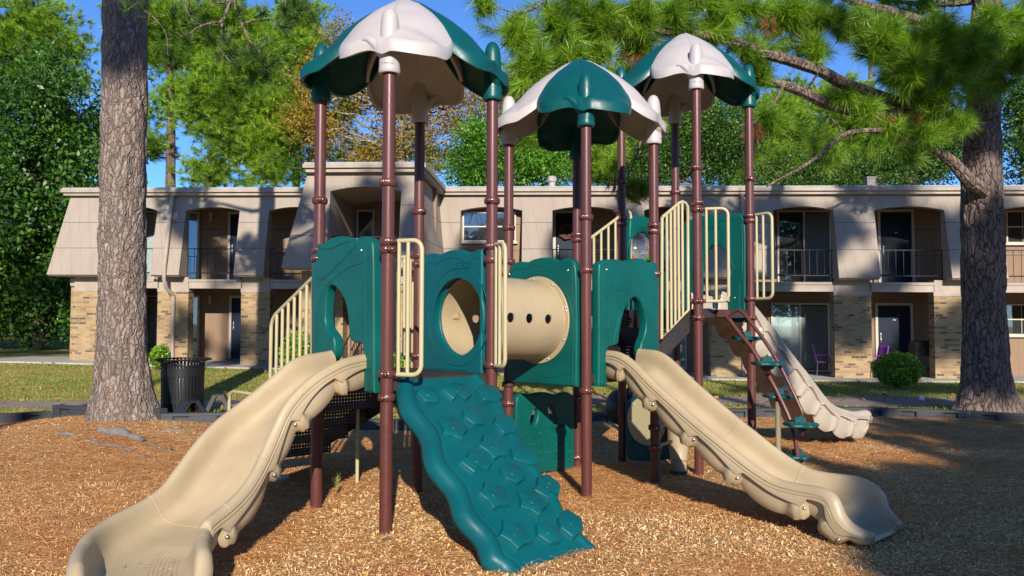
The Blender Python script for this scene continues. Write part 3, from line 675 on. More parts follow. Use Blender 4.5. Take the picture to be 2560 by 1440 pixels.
# ---- petal roofs
def prof(r):
    xs_ = [0, .13, .42, .6, .74, .86, .97, 1.05]; zs = [0, -.035, -.22, -.37, -.545, -.675, -.775, -.83]
    return float(np.interp(r, xs_, zs)) if r > .02 else -.005*r
PX = np.linspace(0, 1.1, 60); PZ = np.array([prof(r) for r in PX]); 
for _ in range(6): PZ[1:-1] = (PZ[:-2]+2*PZ[1:-1]+PZ[2:])/4
def prof2(r): return float(np.interp(r, PX, PZ))
WS = [0, .1, .25, .4, .5, .6, .72, .84, .93, 1.0]; WW = [.0, .085, .225, .345, .41, .445, .45, .42, .36, .26]
def petal(t, k, m, parent):
    xy = POST[t][k]; cen = mid(POST[t][0], POST[t][3]); top = CAP[t]+.925
    d = Vector((xy[0]-cen.x, xy[1]-cen.y, 0)); rp = d.length; d.normalize(); e = Vector((-d.y, d.x, 0))   # e: left looking inward -> lateral
    OUT = [(0, 0), (.10, .13), (.2, .26), (.3, .375), (.4, .445), (.5, .46), (.6, .452), (.7, .425), (.79, .365), (.855, .275), (.89, .16), (.895, .05), (.885, -.02), (.865, -.065), (.83, -.11), (.80, -.165), (.775, -.24), (.74, -.33), (.68, -.40), (.6, -.445), (.5, -.46), (.4, -.445), (.3, -.375), (.2, -.26), (.10, -.13)]
    ol = spl([OUT[-1]]+OUT+[OUT[0]], 160); ol = np.array(OUT[:1]+[tuple(q) for q in spl(OUT[1:]+OUT[:1], 150)][:-1]); nb = len(ol)
    RC = np.array([.52, 0.0]); K = 22
    def srf(r, w_, off=0):
        z = prof2(math.sqrt(r*r+1.55*w_*w_))
        lip = .032*sstep(-.03, .07, w_+.25*(r-.8))*sstep(.66, .80, r)
        rid = .010*math.exp(-(w_/.016)**2)*sstep(.05, .15, r)*(1-sstep(.60, .68, r))
        n = d*.45+Vector((0, 0, .9)); n.normalize()
        return Vector((cen.x, cen.y, top+z))+d*r+e*w_+n*(lip+rid)+Vector((0, 0, off))
    mb = MB(); rings = []
    for k_ in range(1, K+1):
        f_ = 1-(1-k_/K)**1.25
        rings.append([srf(*(RC+(q-RC)*f_)) for q in ol])
    mb.grid(rings, wrap=True); c0i = len(mb.v); mb.add([srf(*RC)]+rings[0], [(0, 1+(q+1) % nb, 1+q) for q in range(nb)])
    ring = rings[-1]; c0 = srf(RC[0], 0, -.3)
    dn1 = [p+Vector((0, 0, -.03))+(p-c0).normalized()*.016 for p in ring]; dn2 = [p+Vector((0, 0, -.105))+(p-c0).normalized()*.012 for p in ring]; dn3 = [p+Vector((0, 0, -.105))-(p-c0).normalized()*.02 for p in ring]
    un = []
    for k_ in range(K, 0, -1):
        f_ = .955*(1-(1-k_/K)**1.25); un.append([srf(*(RC+(q-RC)*f_))+Vector((0, 0, -.034)) for q in ol])
    mb.grid([ring, dn1, dn2, dn3]+un, wrap=True); mb.add([srf(RC[0], 0, -.034)]+un[-1], [(0, 1+q, 1+(q+1) % nb) for q in range(nb)])
    pt = lambda s, u, off: srf(.80+.06*s, -.16, off)
    # finial, neck and collar at the post
    zs = top+prof2(rp)-.05; T = Matrix.Translation((xy[0], xy[1], 0))
    rf = .078
    mb.lathe([(rf*1.04, zs-.06), (rf, zs+.06), (rf*.93, zs+.13), (rf*.80, zs+.185), (rf*.56, zs+.222), (rf*.28, zs+.238), (.001, zs+.242)], 22, T, False)
    zc = CAP[t]
    mb.lathe([(PR+.004, zc-.004), (.082, zc-.004), (.088, zc+.006), (.088, zc+.03), (.085, zc+.045), (.083, zc+.13), (.08, zs-.02)], 22, T, False)
    # flowing brace from the left lower edge into the collar
    a = pt(0, 0, -.02); b_ = Vector((xy[0], xy[1], zc+.12))+d*.05-e*.03
    b_ = Vector((xy[0], xy[1], zc+.13))+d*.02; br = [a-e*.06-d*.02+Vector((0, 0, .01)), a, a.lerp(b_, .55)+d*.015-e*.0, b_, b_+Vector((0, 0, -.07))]
    mb.tube(spl([tuple(p) for p in br], 16), list(np.interp(np.linspace(0, 1, 16), [0, .3, .6, 1], [.015, .034, .062, .072])), 14)
    return mb.build('roof_petal', m, parent, 50)
for t, cols in (('A', (WHITE, GREEN, GREEN, WHITE)), ('B', (GREEN, WHITE, WHITE, GREEN)), ('C', (WHITE, GREEN, GREEN, WHITE))):
    cen = mid(POST[t][0], POST[t][3]); hub = MB()
    hub.lathe([(.001, CAP[t]+.80), (.09, CAP[t]+.80), (.09, CAP[t]+.83), (.001, CAP[t]+.835)], 16, Matrix.Translation((cen.x, cen.y, 0)), False)
    cp = hub.build('petal_roof', GREEN, play, 40)
    for k in (3, 1, 2, 0): petal(t, k, cols[k], cp)
# ---- decks
for t in 'ABC':
    P = POST[t]; mb = MB(); z = DECK[t]; ax, ay = dirv(P[0], P[2]), dirv(P[0], P[1]); c = mid(P[0], P[3])
    Rm = Matrix(((ax.x, ay.x, 0), (ax.y, ay.y, 0), (0, 0, 1)))
    mb.box(c+Vector((0, 0, z-.004)), (SIDE-.03, SIDE-.03, .008), Rm)
    dk = mb.build('deck', PERF, play, 0, )
    rm = MB()
    for s in (-1, 1):
        rm.box(c+ax*(s*(SIDE/2-.02))+Vector((0, 0, z-.05)), (.03, SIDE-.11, .088), Rm); rm.box(c+ay*(s*(SIDE/2-.02))+Vector((0, 0, z-.051)), (SIDE-.11, .03, .09), Rm)
    rm.box(c+Vector((0, 0, z-.06)), (.04, SIDE-.07, .06), Rm)
    rm.build('deck_rim', DECKM, dk, 0)
# ---- moulded panels: outlines read off in the panel's own plane
def frame(P, Q, off=0):
    ux = dirv(P, Q); n = Vector((ux.y, -ux.x, 0)); o = V3(P)+n*off
    return ux, n, o, Matrix(((ux.x, 0, n.x, o.x), (ux.y, 0, n.y, o.y), (0, 1, 0, 0), (0, 0, 0, 1)))
def pl(pts, fr):
    ux, n, o, M = fr; out = []
    for q in pts:
        h = hit(q[0], q[1], o, n); out += [((h-o).dot(ux), h.z)]*(3 if len(q) > 2 else 1)
    return out
def panel(fr, outline, holes, thick, m, bev=.02, ribs=(), rr=.008, smooth=2, side=1, name='panel', label=None, bolts=(), more=None):
    mb = MB(); mb.plate([chaikin(outline, smooth)]+[chaikin(h, 1) if len(h) < 20 else h for h in holes], thick, bev, fr[3], 3)
    for r_ in ribs:
        L = spl([(x, y, 0) for x, y in r_], 6*len(r_)); mb.tube([fr[3] @ Vector((q[0], q[1], side*(thick/2-rr*.35))) for q in L], rr, 6)
    b = MB()
    for x, y in bolts: b.sphere(fr[3] @ Vector((x, y, side*(thick/2))), .013, 6)
    return mb.build(name, m, play, 35, label, (b, BOLT) if bolts else more and (more, m))
A, B, C = POST['A'], POST['B'], POST['C']
# slide-entry panel, tower A front-left (A1-A0); outward normal points to the camera side
frA = frame(A[1], A[0], .0)
oA = pl([(789, 880), (789, 640), (793, 620), (806, 608), (820, 611), (833, 597), (859, 590), (882, 594), (893, 603), (905, 595), (924, 592), (939, 600), (945, 615), (946, 800), (947, 982, 1), (921, 980, 1), (921, 900), (921, 866), (915, 857), (885, 855), (883, 803), (876, 758), (862, 730), (841, 711), (829, 722), (825, 760), (823, 812), (838, 832), (848, 845), (848, 905), (800, 905), (789, 900)], frA)
panel(frA, oA, [], .10, TEAL, .022, [pl([(792, 650), (797, 685), (812, 700), (830, 690), (865, 655), (905, 612)], frA), pl([(829, 713), (843, 700), (880, 672), (922, 655)], frA), pl([(927, 620), (927, 700), (928, 780), (929, 974)], frA), pl([(799, 850), (803, 790), (815, 740), (835, 706)], frA), pl([(806, 612), (818, 622), (840, 622), (868, 610), (890, 603)], frA)], label='teal slide-entry arch with wavy top, left tower', bolts=pl([(917, 627), (796, 645)], frA))
# tunnel panel, tower A back-right (A3-A2), seen from inside
frT = frame(A[2], A[3], .0); 
oT = pl([(1057, 932, 1), (1060, 780), (1063, 654), (1069, 640), (1080, 634), (1094, 634), (1104, 641), (1117, 631), (1146, 623), (1170, 628), (1181, 635), (1196, 626), (1213, 623, 1), (1214, 700), (1212, 945, 1)], frT)
_c = pl([(1152.5, 792)], frT)[0]; TUNR = .40
holeT = ell(_c[0], _c[1], .375, .38)
pT = panel(frT, oT, [holeT], .09, TEALW, .02, [[(_c[0]+.44*math.cos(q), _c[1]+.45*math.sin(q)) for q in np.linspace(0, 6.283, 26)], pl([(1070, 668), (1085, 655), (1100, 660), (1117, 650), (1146, 644), (1168, 650), (1180, 656), (1195, 645), (1208, 645)], frT), pl([(1066, 700), (1064, 740)], frT), pl([(1066, 850), (1064, 915), (1120, 920), (1180, 925)], frT)], label='teal tunnel-entry panel with round hole', side=-1)
def emboss(parent, fr, px, py, body, size, side, depth=.004, thick=.09, mat=None):
    V, Fc = text_mesh(body, size, depth); (x, y), = pl([(px, py)], fr); mb = MB()
    mb.add([fr[3] @ Vector((x+side*p.x, y+p.y, side*(thick/2+.001+p.z))) for p in V], Fc); mb.build('embossed_mark', mat or parent.data.materials[0], parent, 0)
emboss(pT, frT, 1167, 664, 'UTSLE', .085, -1, .008)
# tunnel panel, tower B front-left (B1-B0), outer face
frB = frame(B[1], B[0], .0)
oB = pl([(1274, 955, 1), (1276, 800), (1277, 676), (1288, 659), (1308, 653), (1322, 658), (1343, 647), (1372, 643), (1390, 647), (1401, 655), (1417, 645), (1435, 648), (1447, 662), (1449, 800), (1448, 967, 1)], frB)
_d = pl([(1352, 800)], frB)[0]
pB = panel(frB, oB, [ell(_d[0], _d[1], .39, .39)], .09, TEAL, .02, [pl([(1286, 680), (1300, 672), (1320, 672), (1345, 662), (1370, 668), (1385, 680)], frB), [(_d[0]+.475*math.cos(q), _d[1]+.475*math.sin(q)) for q in np.linspace(-1.3, 1.9, 18)], pl([(1278, 925), (1310, 918), (1345, 930), (1380, 942), (1420, 935), (1437, 932)], frB), pl([(1438, 665), (1440, 800), (1440, 958)], frB)], label='teal tunnel panel with tan flange', bolts=pl([(1428, 676), (1281, 686)], frB))
# crawl tunnel
ta = frT[3] @ Vector((_c[0], _c[1], 0)); tb = frB[3] @ Vector((_d[0], _d[1], 0))
ux = (tb-ta); TL = ux.length; ux.normalize(); uy = Vector((-ux.y, ux.x, 0)).normalized(); uz = ux.cross(uy)
def cyl(a, r, s): return ta+ux*s+(uy*math.cos(a)+uz*math.sin(a))*r
NA, NL = 200, 90
hol = []
for px in (1277, 1324, 1371):
    h = hit(px, 797, ta-uy*TUNR, uy); s_ = (h-ta).dot(ux); hol.append((math.pi, s_))
for px in (1140, 1188):
    h = hit(px, 795, ta+uy*TUNR, uy); hol.append((0.0, (h-ta).dot(ux)))
hol = list({(round(a, 3), round(s_, 3)) for a, s_ in hol})
mb = MB(); grid = [[(i*2*math.pi/NA, .0+(TL+.03)*j/NL) for i in range(NA)] for j in range(NL+1)]
HR = .047; keep = []
Vv = []
def snap(a, s_):
    for ha, hs in hol:
        da = (a-ha+math.pi) % (2*math.pi)-math.pi; dx, dy = da*TUNR, s_-hs; q = math.hypot(dx, dy)
        if q < HR+.012:
            k = HR/max(q, 1e-6)
            if q < HR or q < HR+.006: return ha+dx*k/TUNR, hs+dy*k
    return a, s_
def inside(a, s_):
    for ha, hs in hol:
        da = (a-ha+math.pi) % (2*math.pi)-math.pi
        if math.hypot(da*TUNR, s_-hs) < HR*.97: return True
    return False
for lay, rr in ((0, TUNR-.012), (1, TUNR)):
    idx = {}; Vv = []; Fc = []
    for j in range(NL+1):
        for i in range(NA):
            a, s_ = snap(*grid[j][i]); Vv.append(cyl(a, rr, s_))
    for j in range(NL):
        for i in range(NA):
            a = (i+.5)*2*math.pi/NA; s_ = .0+(TL+.03)*(j+.5)/NL
            if not inside(a, s_): Fc.append((j*NA+i, j*NA+(i+1) % NA, (j+1)*NA+(i+1) % NA, (j+1)*NA+i))
    mb.add(Vv, Fc)
for ha, hs in hol:
    mb.grid([[cyl(ha+HR*math.cos(q)/TUNR, rr_, hs+HR*math.sin(q)) for q in np.linspace(0, 6.2832, 25)] for rr_ in (TUNR-.012, TUNR)])
tun = mb.build('crawl_tunnel', TAN, play, 50, 'tan crawl tunnel with three portholes')
fl = MB()
for fr, c, sd in ((frB, _d, 1), (frT, _c, 1)):
    fl.plate([ell(c[0], c[1], .445, .445, 60), ell(c[0], c[1], .37, .37, 60)], .02, .006, fr[3] @ Matrix.Translation((0, 0, .056)))
fb = MB()
for q in np.linspace(.3, 6.5, 10): fb.sphere(frB[3] @ Vector((_d[0]+.425*math.cos(q), _d[1]+.425*math.sin(q), .068)), .010, 6)
fl.build('flange', TAN, tun, 40, extra=(fb, BOLT))
# slide-entry panel, tower B front-right (B0-B2)
frS = frame(B[0], B[2], .0)
oS = pl([(1487, 966, 1), (1488, 800), (1487, 665), (1493, 655), (1510, 649), (1536, 648), (1556, 655), (1572, 648), (1590, 645), (1606, 650), (1615, 659), (1628, 654), (1637, 662), (1641, 685), (1640, 800), (1638, 905), (1592, 905), (1592, 862), (1603, 840), (1607, 815), (1605, 790), (1598, 765), (1589, 750), (1578, 742), (1568, 745), (1556, 765), (1546, 800), (1540, 835), (1538, 862), (1515, 866), (1509, 872), (1508, 966, 1)], frS)
panel(frS, oS, [], .10, TEAL, .022, [pl([(1515, 665), (1517, 695), (1532, 722), (1562, 724), (1590, 710), (1625, 670)], frS), pl([(1500, 730), (1512, 760), (1512, 810), (1500, 838)], frS), pl([(1640, 690), (1612, 705), (1590, 730), (1560, 752), (1540, 790), (1528, 838), (1525, 862)], frS), pl([(1498, 672), (1497, 800), (1496, 958)], frS)], label='teal slide-entry arch with wavy top, middle tower', bolts=pl([(1506, 675), (1636, 683)], frS))
# upper panels of tower C: bubble panel C1-C3 and slide panel C3-C2, seen from inside
frU = frame(C[3], C[1], .0)
oU = pl([(1566, 800, 1), (1568, 620), (1569, 552), (1578, 541), (1600, 538), (1618, 546), (1632, 556), (1648, 550), (1662, 556), (1666, 575), (1668, 790, 1)], frU)
_e = pl([(1603, 634)], frU)[0]
pU = panel(frU, oU, [ell(_e[0], _e[1], .27, .27)], .08, TEAL, .02, [[(_e[0]+.32*math.cos(q), _e[1]+.32*math.sin(q)) for q in np.linspace(0, 6.283, 22)]], label='teal upper panel with clear bubble', side=-1)
bub = MB(); uM = frU[3] @ Matrix.Translation((_e[0], _e[1], .0))
bub.lathe([(.27*math.cos(q), .16*math.sin(q)) for q in np.linspace(0, 1.53, 10)], 28, uM, False); bub.lathe([(.27*math.cos(q), -.16*math.sin(q)) for q in np.linspace(0, 1.53, 10)], 28, uM, False)
bu = bub.build('clear_bubble', CLEAR, pU, 180)
for (x, y), col, nm in (((-.17, -.10), (.75, .12, .01), 'orange'), ((.0, -.17), (.6, .01, .012), 'red'), ((.16, -.08), (.01, .33, .04), 'green'), ((-.09, -.19), (.01, .04, .5), 'blue')):
    k = MB(); cc = Vector((-x, y, 0)); k.sphere(uM @ cc, .045, 8)
    for i in range(24):
        v = Vector((random.gauss(0, 1), random.gauss(0, 1), random.gauss(0, 1))).normalized(); k.tube([uM @ cc, uM @ (cc+v*.068)], [.016, .010], 5)
    k.build('toy_ball', paint(nm+'_toy_plastic', col, .4, .05), pU, 60, nm+' spiky ball inside the bubble')
emboss(pU, frU, 1602, 573, 'UTSLE', .07, -1, .006, .08)
frW = frame(C[2], C[3], .0)
oW = pl([(1712, 800, 1), (1712, 660), (1712, 560), (1719, 549), (1732, 549), (1742, 546), (1756, 540), (1790, 537), (1813, 541), (1828, 535), (1848, 532), (1860, 540), (1868, 556), (1868, 700), (1867, 806, 1), (1824, 806, 1), (1824, 705), (1832, 690), (1829, 660), (1820, 635), (1808, 618), (1795, 612), (1780, 616), (1768, 630), (1758, 650), (1755, 690), (1755, 800, 1)], frW)
pW = panel(frW, oW, [], .09, TEAL, .02, [pl([(1748, 700), (1752, 650), (1770, 612), (1795, 602), (1818, 615), (1832, 650), (1840, 674), (1850, 674)], frW), pl([(1860, 560), (1860, 690), (1853, 708), (1854, 795)], frW), pl([(1742, 552), (1760, 555), (1800, 553), (1830, 552), (1848, 548)], frW)], label='teal slide-entry panel of the tall tower', side=-1, bolts=pl([(1842, 745), (1714, 750)], frW))
emboss(pW, frW, 1788, 571, 'UTSLE', .075, -1, .006)
# music panel under tower B (B1-B3), its inner face to the camera
frM = frame(B[3], B[1], .0)
oM = pl([(1283, 1183), (1284, 1100), (1285, 1000), (1290, 988), (1303, 981), (1318, 986), (1335, 981), (1360, 979), (1378, 985), (1388, 986), (1400, 980), (1415, 980), (1428, 988), (1432, 1005), (1431, 1100), (1431, 1165), (1425, 1171), (1355, 1181)], frM)
mh = pl([(1331, 1043)], frM)[0]; mh2 = pl([(1376, 1035)], frM)[0]
def rot_ell(c, rx, ry, a, n=22): return [(c[0]+rx*math.cos(q)*math.cos(a)-ry*math.sin(q)*math.sin(a), c[1]+rx*math.cos(q)*math.sin(a)+ry*math.sin(q)*math.cos(a)) for q in np.linspace(0, 6.283, n, endpoint=False)]
mb = MB()
def notes(u, z, s, kind):
    f = lambda x, y: frM[3] @ Vector((u-x*s, z+y*s, -.036))
    T = lambda pts, r=.006: mb.tube([f(*q) for q in pts], r, 5)
    if kind == 0: T([(0, 0), (0, 1)]); T([(0, 1), (.35, .7)]); mb.sphere(f(-.12, 0), .013, 5)
    elif kind == 1: T([(0, 0), (0, 1), (.6, 1.1), (.6, .1)]); mb.sphere(f(-.12, 0), .013, 5); mb.sphere(f(.48, .1), .013, 5)
    elif kind == 2: T([(.3*math.cos(q), .4+.35*math.sin(q)) for q in np.linspace(0, 5, 9)]); mb.sphere(f(0, .4), .010, 5)
    elif kind == 3: T([(-.2, 0), (-.2, .9)]); T([(.2, .1), (.2, 1)]); T([(-.4, .3), (.4, .4)]); T([(-.4, .65), (.4, .75)])
    else: T([(.1, -.2), (0, .9), (.25, 1.2), (.3, .9), (-.2, .4), (0, .1), (.3, .3), (.05, .5)])
rows = [(1083, [(1312, 2), (1328, 0), (1346, 2), (1360, 3), (1375, 1), (1412, 2)]), (1106, [(1327, 1), (1342, 2), (1357, 0), (1374, 3), (1386, 0), (1412, 0)]), (1126, [(1343, 1), (1358, 1), (1373, 0), (1387, 2), (1416, 1)]), (1150, [(1342, 0), (1360, 3), (1378, 0), (1389, 0), (1416, 2)])]
for py, L in rows:
    for px, k in L: (u, z), = pl([(px, py)], frM); notes(u, z-.02, .055, k)
(u, z), = pl([(1311, 1064)], frM); notes(u, z-.04, .15, 4)
pM = panel(frM, oM, [rot_ell(mh, .05, .10, .35), rot_ell(mh2, .045, .12, -.45)], .07, TEAL, .018, [pl([(1292, 1012), (1292, 1080)], frM), pl([(1424, 1080), (1424, 1130)], frM), [*rot_ell(mh, .075, .125, .35), rot_ell(mh, .075, .125, .35)[0]]], label='teal panel embossed with music notes', side=-1, more=mb)
emboss(pM, frM, 1395, 1065, 'Music Notation', .055, -1, .006, .07)
oG = pl([(1284, 948, 1), (1285, 690), (1295, 674), (1320, 669), (1358, 673), (1400, 669), (1425, 675), (1432, 690), (1431, 946, 1)], frM)
pG = panel(frM, oG, [], .06, TEAL, .015, side=-1, label='teal activity panel seen through the tunnel portholes')
(u, z), = pl([(1371, 797)], frM); GM = frM[3] @ Matrix.Translation((u, z, -.05)); k = MB(); k.lathe([(.001, -.02), (.10, -.02), (.11, -.005), (.11, .02)], 24, GM); k.build('toy_disc', paint('yellow_toy_plastic', (.75, .42, .01), .4, .05), pG, 50, 'yellow disc of the activity panel')
k = MB()
for q in range(6): a = q*1.047; k.lathe([(.001, -.03), (.028, -.03), (.03, -.02)], 10, GM @ Matrix.Translation((.07*math.cos(a), .07*math.sin(a), -.004)))
k.build('toy_knob', paint('blue_toy_plastic', (.01, .06, .45), .4, .05), pG, 50, 'blue knobs on the yellow disc')
# lower panel between C1 and C0 with cream disc, bubble behind, and talk tube
frD = frame(C[1], C[0], .0)
oD = pl([(1566, 985), (1567, 1060), (1569, 1140), (1585, 1152), (1660, 1152), (1700, 1140), (1712, 1120), (1716, 1060), (1716, 985)], frD)
dc = pl([(1622, 1052)], frD)[0]
pD = panel(frD, oD, [], .08, TEAL, .018, [[(dc[0]+.315*math.cos(q), dc[1]+.315*math.sin(q)) for q in np.linspace(0, 6.283, 24)]], label='teal lower panel with cream disc')
kd = MB(); kd.plate([ell(dc[0], dc[1], .285, .285, 44)], .02, .005, frD[3] @ Matrix.Translation((0, 0, .047)))
k = MB()
for q in np.linspace(.5, 6.0, 7): k.sphere(frD[3] @ Vector((dc[0]+.25*math.cos(q), dc[1]+.25*math.sin(q), .06)), .011, 6)
kd.build('disc', RAIL, pD, 40, extra=(k, BOLT))
c = at(1552, 1017, 9.85); k = MB(); k.sphere(c, .23, 12, (.85, 1, 1)); k.lathe([(.24, -.02), (.26, 0), (.24, .02)], 26, Matrix.Translation(c+Vector((.12, .05, 0))) @ Matrix.Rotation(R(90), 4, 'Y'), False)
k.build('dark_bubble', BLACK, play, 50, 'dark bubble window beside the cream disc panel')
c = at(1697, 1178, 8.75); k = MB(); zt = at(1697, 1040, 8.75).z; z0_ = max(c.z, gz(c.x, c.y)+.04)
T = Matrix.Translation((c.x, c.y, 0))
k.lathe([(.075, z0_), (.083, z0_+.03), (.092, z0_+.10), (.085, z0_+.11), (.10, z0_+.14), (.094, z0_+.15), (.118, z0_+.34), (.12, zt+.1)], 22, T); tt = k.build('talk_tube', TAN, play, 40, 'tan tapering tube beside the middle post')
k = MB(); k.lathe([(.085, z0_-.02), (.098, z0_-.012), (.098, z0_+.0), (.08, z0_+.01)], 22, T); k.build('collar', GREYPL, tt)
k = MB()
for py in (1068, 1117):
    z = zp(py, B[2]); k.tube([V3(B[2], z), Vector((c.x-.05, c.y, z))], .02, 10)
k.box(Vector((c.x-.1, c.y-.02, (zp(1068, B[2])+zp(1117, B[2]))/2)), (.05, .04, zp(1068, B[2])-zp(1117, B[2])+.1)); k.build('bracket', MAROON, tt)
# ---- slides
def slide(ctrl, m, label, seams, lam, lobe, band, deep=.20, phase=0.0, n=190, base=.03, ribd=.05, ef=.5, cap=1.0, shift=0.0, grooves=False):
    S = spl(ctrl, n); T = np.gradient(S[:, :3], axis=0); T /= np.linalg.norm(T, axis=1)[:, None]
    Th = T[:, :2]/np.linalg.norm(T[:, :2], axis=1)[:, None]
    arc = np.concatenate([[0], np.cumsum(np.linalg.norm(np.diff(S[:, :3], axis=0), axis=1))]); tot = arc[-1]
    mb = MB(); rows = []; cross = []
    for i in range(n):
        x, y, zr, hw = S[i]; t = Vector(T[i]); N = Vector((-Th[i][1], Th[i][0], 0)); hw -= .02; x += N.x*shift; y += N.y*shift
        U = t.cross(N); 
        if U.z < 0: U = -U
        g = gz(x, y); bed = max(zr-deep, g+.075); D = max(.055, (zr-bed)/max(.6, U.z)); D = min(D, deep)
        e = sstep(tot-.30, tot, arc[i]); u_ = max(0, min(1, (arc[i]-tot+.20)/.20)); hw = hw*(1-.30*(1-math.sqrt(1-.96*u_*u_)))
        fl_ = 1+.55*sstep(tot-.75, tot-.05, arc[i])
        ph = (arc[i]/lam+phase) % 1.0
        hb = .105+band*(ph**1.8 if ph < .86 else ((1-ph)/.14)**.8)
        rib = sstep(.64, .82, ph)*(1-sstep(.92, 1.0, ph))
        Hs = D+base+lobe*math.sin(math.pi*min(1, ph/.86))**.7+ribd*rib
        limit = max(.05, (zr-g-.012)/max(.5, U.z)); Hs = min(Hs, limit); hb = min(hb, Hs-.03)
        inset = .036*(1-e*(ef > 0))*(1-.9*rib); bul = .018*math.sin(math.pi*ph)
        half = [(0, -D), (.38*hw, -D), (.62*hw, -D+.008*(D/.2)), (.75*hw, -D*.86), (.82*hw, -D*.62), (hw-.048, -D*.36), (hw-.043, -.055), (hw-.036, -.026), (hw-.02, -.007), (hw, 0), (hw+.02, -.007), (hw+.036, -.026), (hw+.041, -.05), (hw+.036, -.056), (hw+.036, -.066), (hw+.041, -.07), (hw+.041, -.082), (hw+.036, -.086), (hw+.04, -.092), (hw+.038, -hb*.98), (hw+.028, -hb), (hw+.034-inset+bul*.3, -hb-.006), (hw+.03-inset+bul, -(hb+Hs)/2), (hw+.012-inset+bul*.5, -Hs+.012), (hw-.03, -Hs), (hw-.10, -min(Hs, D+.05)), (.4*hw, -min(Hs, D+.035)), (0, -min(Hs, D+.035))]
        half = [(hw+(a-hw)*fl_ if 0 < a-hw < .06 else a, (b_*fl_ if b_ > -.06 and a > hw else b_)) for a, b_ in half]
        half = [(a, -D+(b_+D)*(1-ef*e)) if b_ > -D else (a, b_) for a, b_ in half]
        ring = half+[(-a, b_) for a, b_ in half[-2:0:-1]]
        P = Vector((x, y, zr)); cross.append((P, N, U, half))
        rows.append([P+N*a+U*b_ for a, b_ in ring])
    mb.grid(rows, wrap=True)
    # rolled end lips
    k = len(half)
    for i, sgn in ((0, -1), (n-1, 1)):
        rg = rows[i]; top = rg[:k]; 
        m_ = len(rg)
        for j in range(k-1):
            a, b_ = j, j+1; 
        L = [rg[j] for j in range(k)]; Lm = [rg[(m_-j) % m_] for j in range(k)]
        # close section: strip between inner surface and underside
        inner = [rg[(m_-j) % m_] for j in range(9, 0, -1)]+rg[0:10]; outer = [rg[(m_-j) % m_] for j in range(9, k-1)]+[rg[k-1]]+[rg[j] for j in range(k-2, 8, -1)]
        oi = np.array([tuple(p) for p in inner]); oo = np.array([tuple(p) for p in outer])
        q = 37
        ri = np.array([oi[min(len(oi)-1, int(round(t_*(len(oi)-1))))] for t_ in np.linspace(0, 1, q)]); ro = np.array([oo[min(len(oo)-1, int(round(t_*(len(oo)-1))))] for t_ in np.linspace(0, 1, q)])
        tv = np.array(T[i])*sgn*cap
        midr = (ri+ro)/2+tv*.03
        mb.grid([[tuple(p) for p in ri], [tuple(p) for p in (ri*.75+ro*.25+tv*.026)], [tuple(p) for p in midr], [tuple(p) for p in (ri*.25+ro*.75+tv*.022)], [tuple(p) for p in ro]])
    for s_ in seams:
        i = int(s_*(n-1)); P, N, U, half = cross[i]; hh = half[:13]
        mb.tube([P+N*a+U*(b_+.001) for a, b_ in [(-a, b_) for a, b_ in hh[::-1]]+hh[1:]], .0045, 5)
    if grooves:
        for q in range(7):
            L = []
            for i in range(int(n*.30), int(n*.97), 4):
                P, N, U, half = cross[i]; wv = .03+.026*q
                L.append(P+N*wv+U*(float(np.interp(wv, [h_[0] for h_ in half[:6]], [h_[1] for h_ in half[:6]]))+.0005))
            mb.tube(L, .0028, 4)
    bt = MB()
    for j in range(1, int(tot/lam)):
        i = int(np.searchsorted(arc, (j-phase+.93)*lam));
        if i >= n-12 or i < 3: continue
        P, N, U, half = cross[i]
        for s_ in (-1, 1): bt.sphere(P+N*(s_*half[21][0]+s_*.006)+U*(half[21][1]-.035), .014, 6)
    return mb.build('slide', m, play, 48, label, (bt, BOLT))
LS = [[-1.359, 6.575, 1.409, .272], [-1.623, 6.188, 1.322, .284], [-1.959, 5.82, .95, .309], [-2.126, 5.375, .537, .335], [-2.261, 4.988, .404, .35], [-2.228, 4.74, .355, .35], [-2.115, 4.48, .32, .342], [-2.0, 4.27, .235, .325]]
RS = [[1.118, 7.921, 1.382, .272], [1.318, 7.612, 1.337, .279], [1.588, 7.258, 1.052, .291], [1.931, 6.853, .724, .30], [2.298, 6.464, .436, .31], [2.627, 6.129, .401, .334], [2.755, 5.98, .235, .345], [2.835, 5.895, .165, .335]]
GS = [[2.533, 9.87, 2.018, .27], [2.866, 10.087, 1.945, .276], [3.26, 10.286, 1.563, .285], [3.699, 10.499, 1.044, .294], [4.112, 10.761, .588, .306], [4.497, 11.014, .437, .318], [4.80, 11.19, .43, .33], [4.914, 11.255, .36, .337]]
slide(LS, TAN, 'wide tan slide curving to the front left', (.22, .36, .48), .50, .055, .075, shift=.015, grooves=True)
slide(RS, TAN, 'tan slide running down to the front right', (.25, .41, .57), .50, .055, .075, phase=.15, ef=.35, shift=-.012)
slide(GS, BEIGE, 'pale beige slide at the back right', (.3, .55), .34, .045, .06, phase=.3, base=.15, ribd=-.02, ef=.0, cap=3.2)
# slide supports
k = MB()
for px, py, pt_ in ((627, 1316, 1240), (683, 1202, 1165)):
    g = at(px, py, 1.67*F/(py-800.4)); k.tube([(g.x, g.y, gz(g.x, g.y)-.05), (g.x, g.y, at(px, pt_-40, g.y).z)], .02, 10)
k.build('slide_support', RAIL, play)
k = MB(); g = Vector((3.42, 10.05, 0)); k.tube([(g.x, g.y, -.05), (g.x, g.y, .72), (g.x+.03, g.y+.02, .78), (g.x+.1, g.y+.06, .80), (g.x+.35, g.y+.2, .80)], .035, 12); k.build('slide_support', RAIL, play)
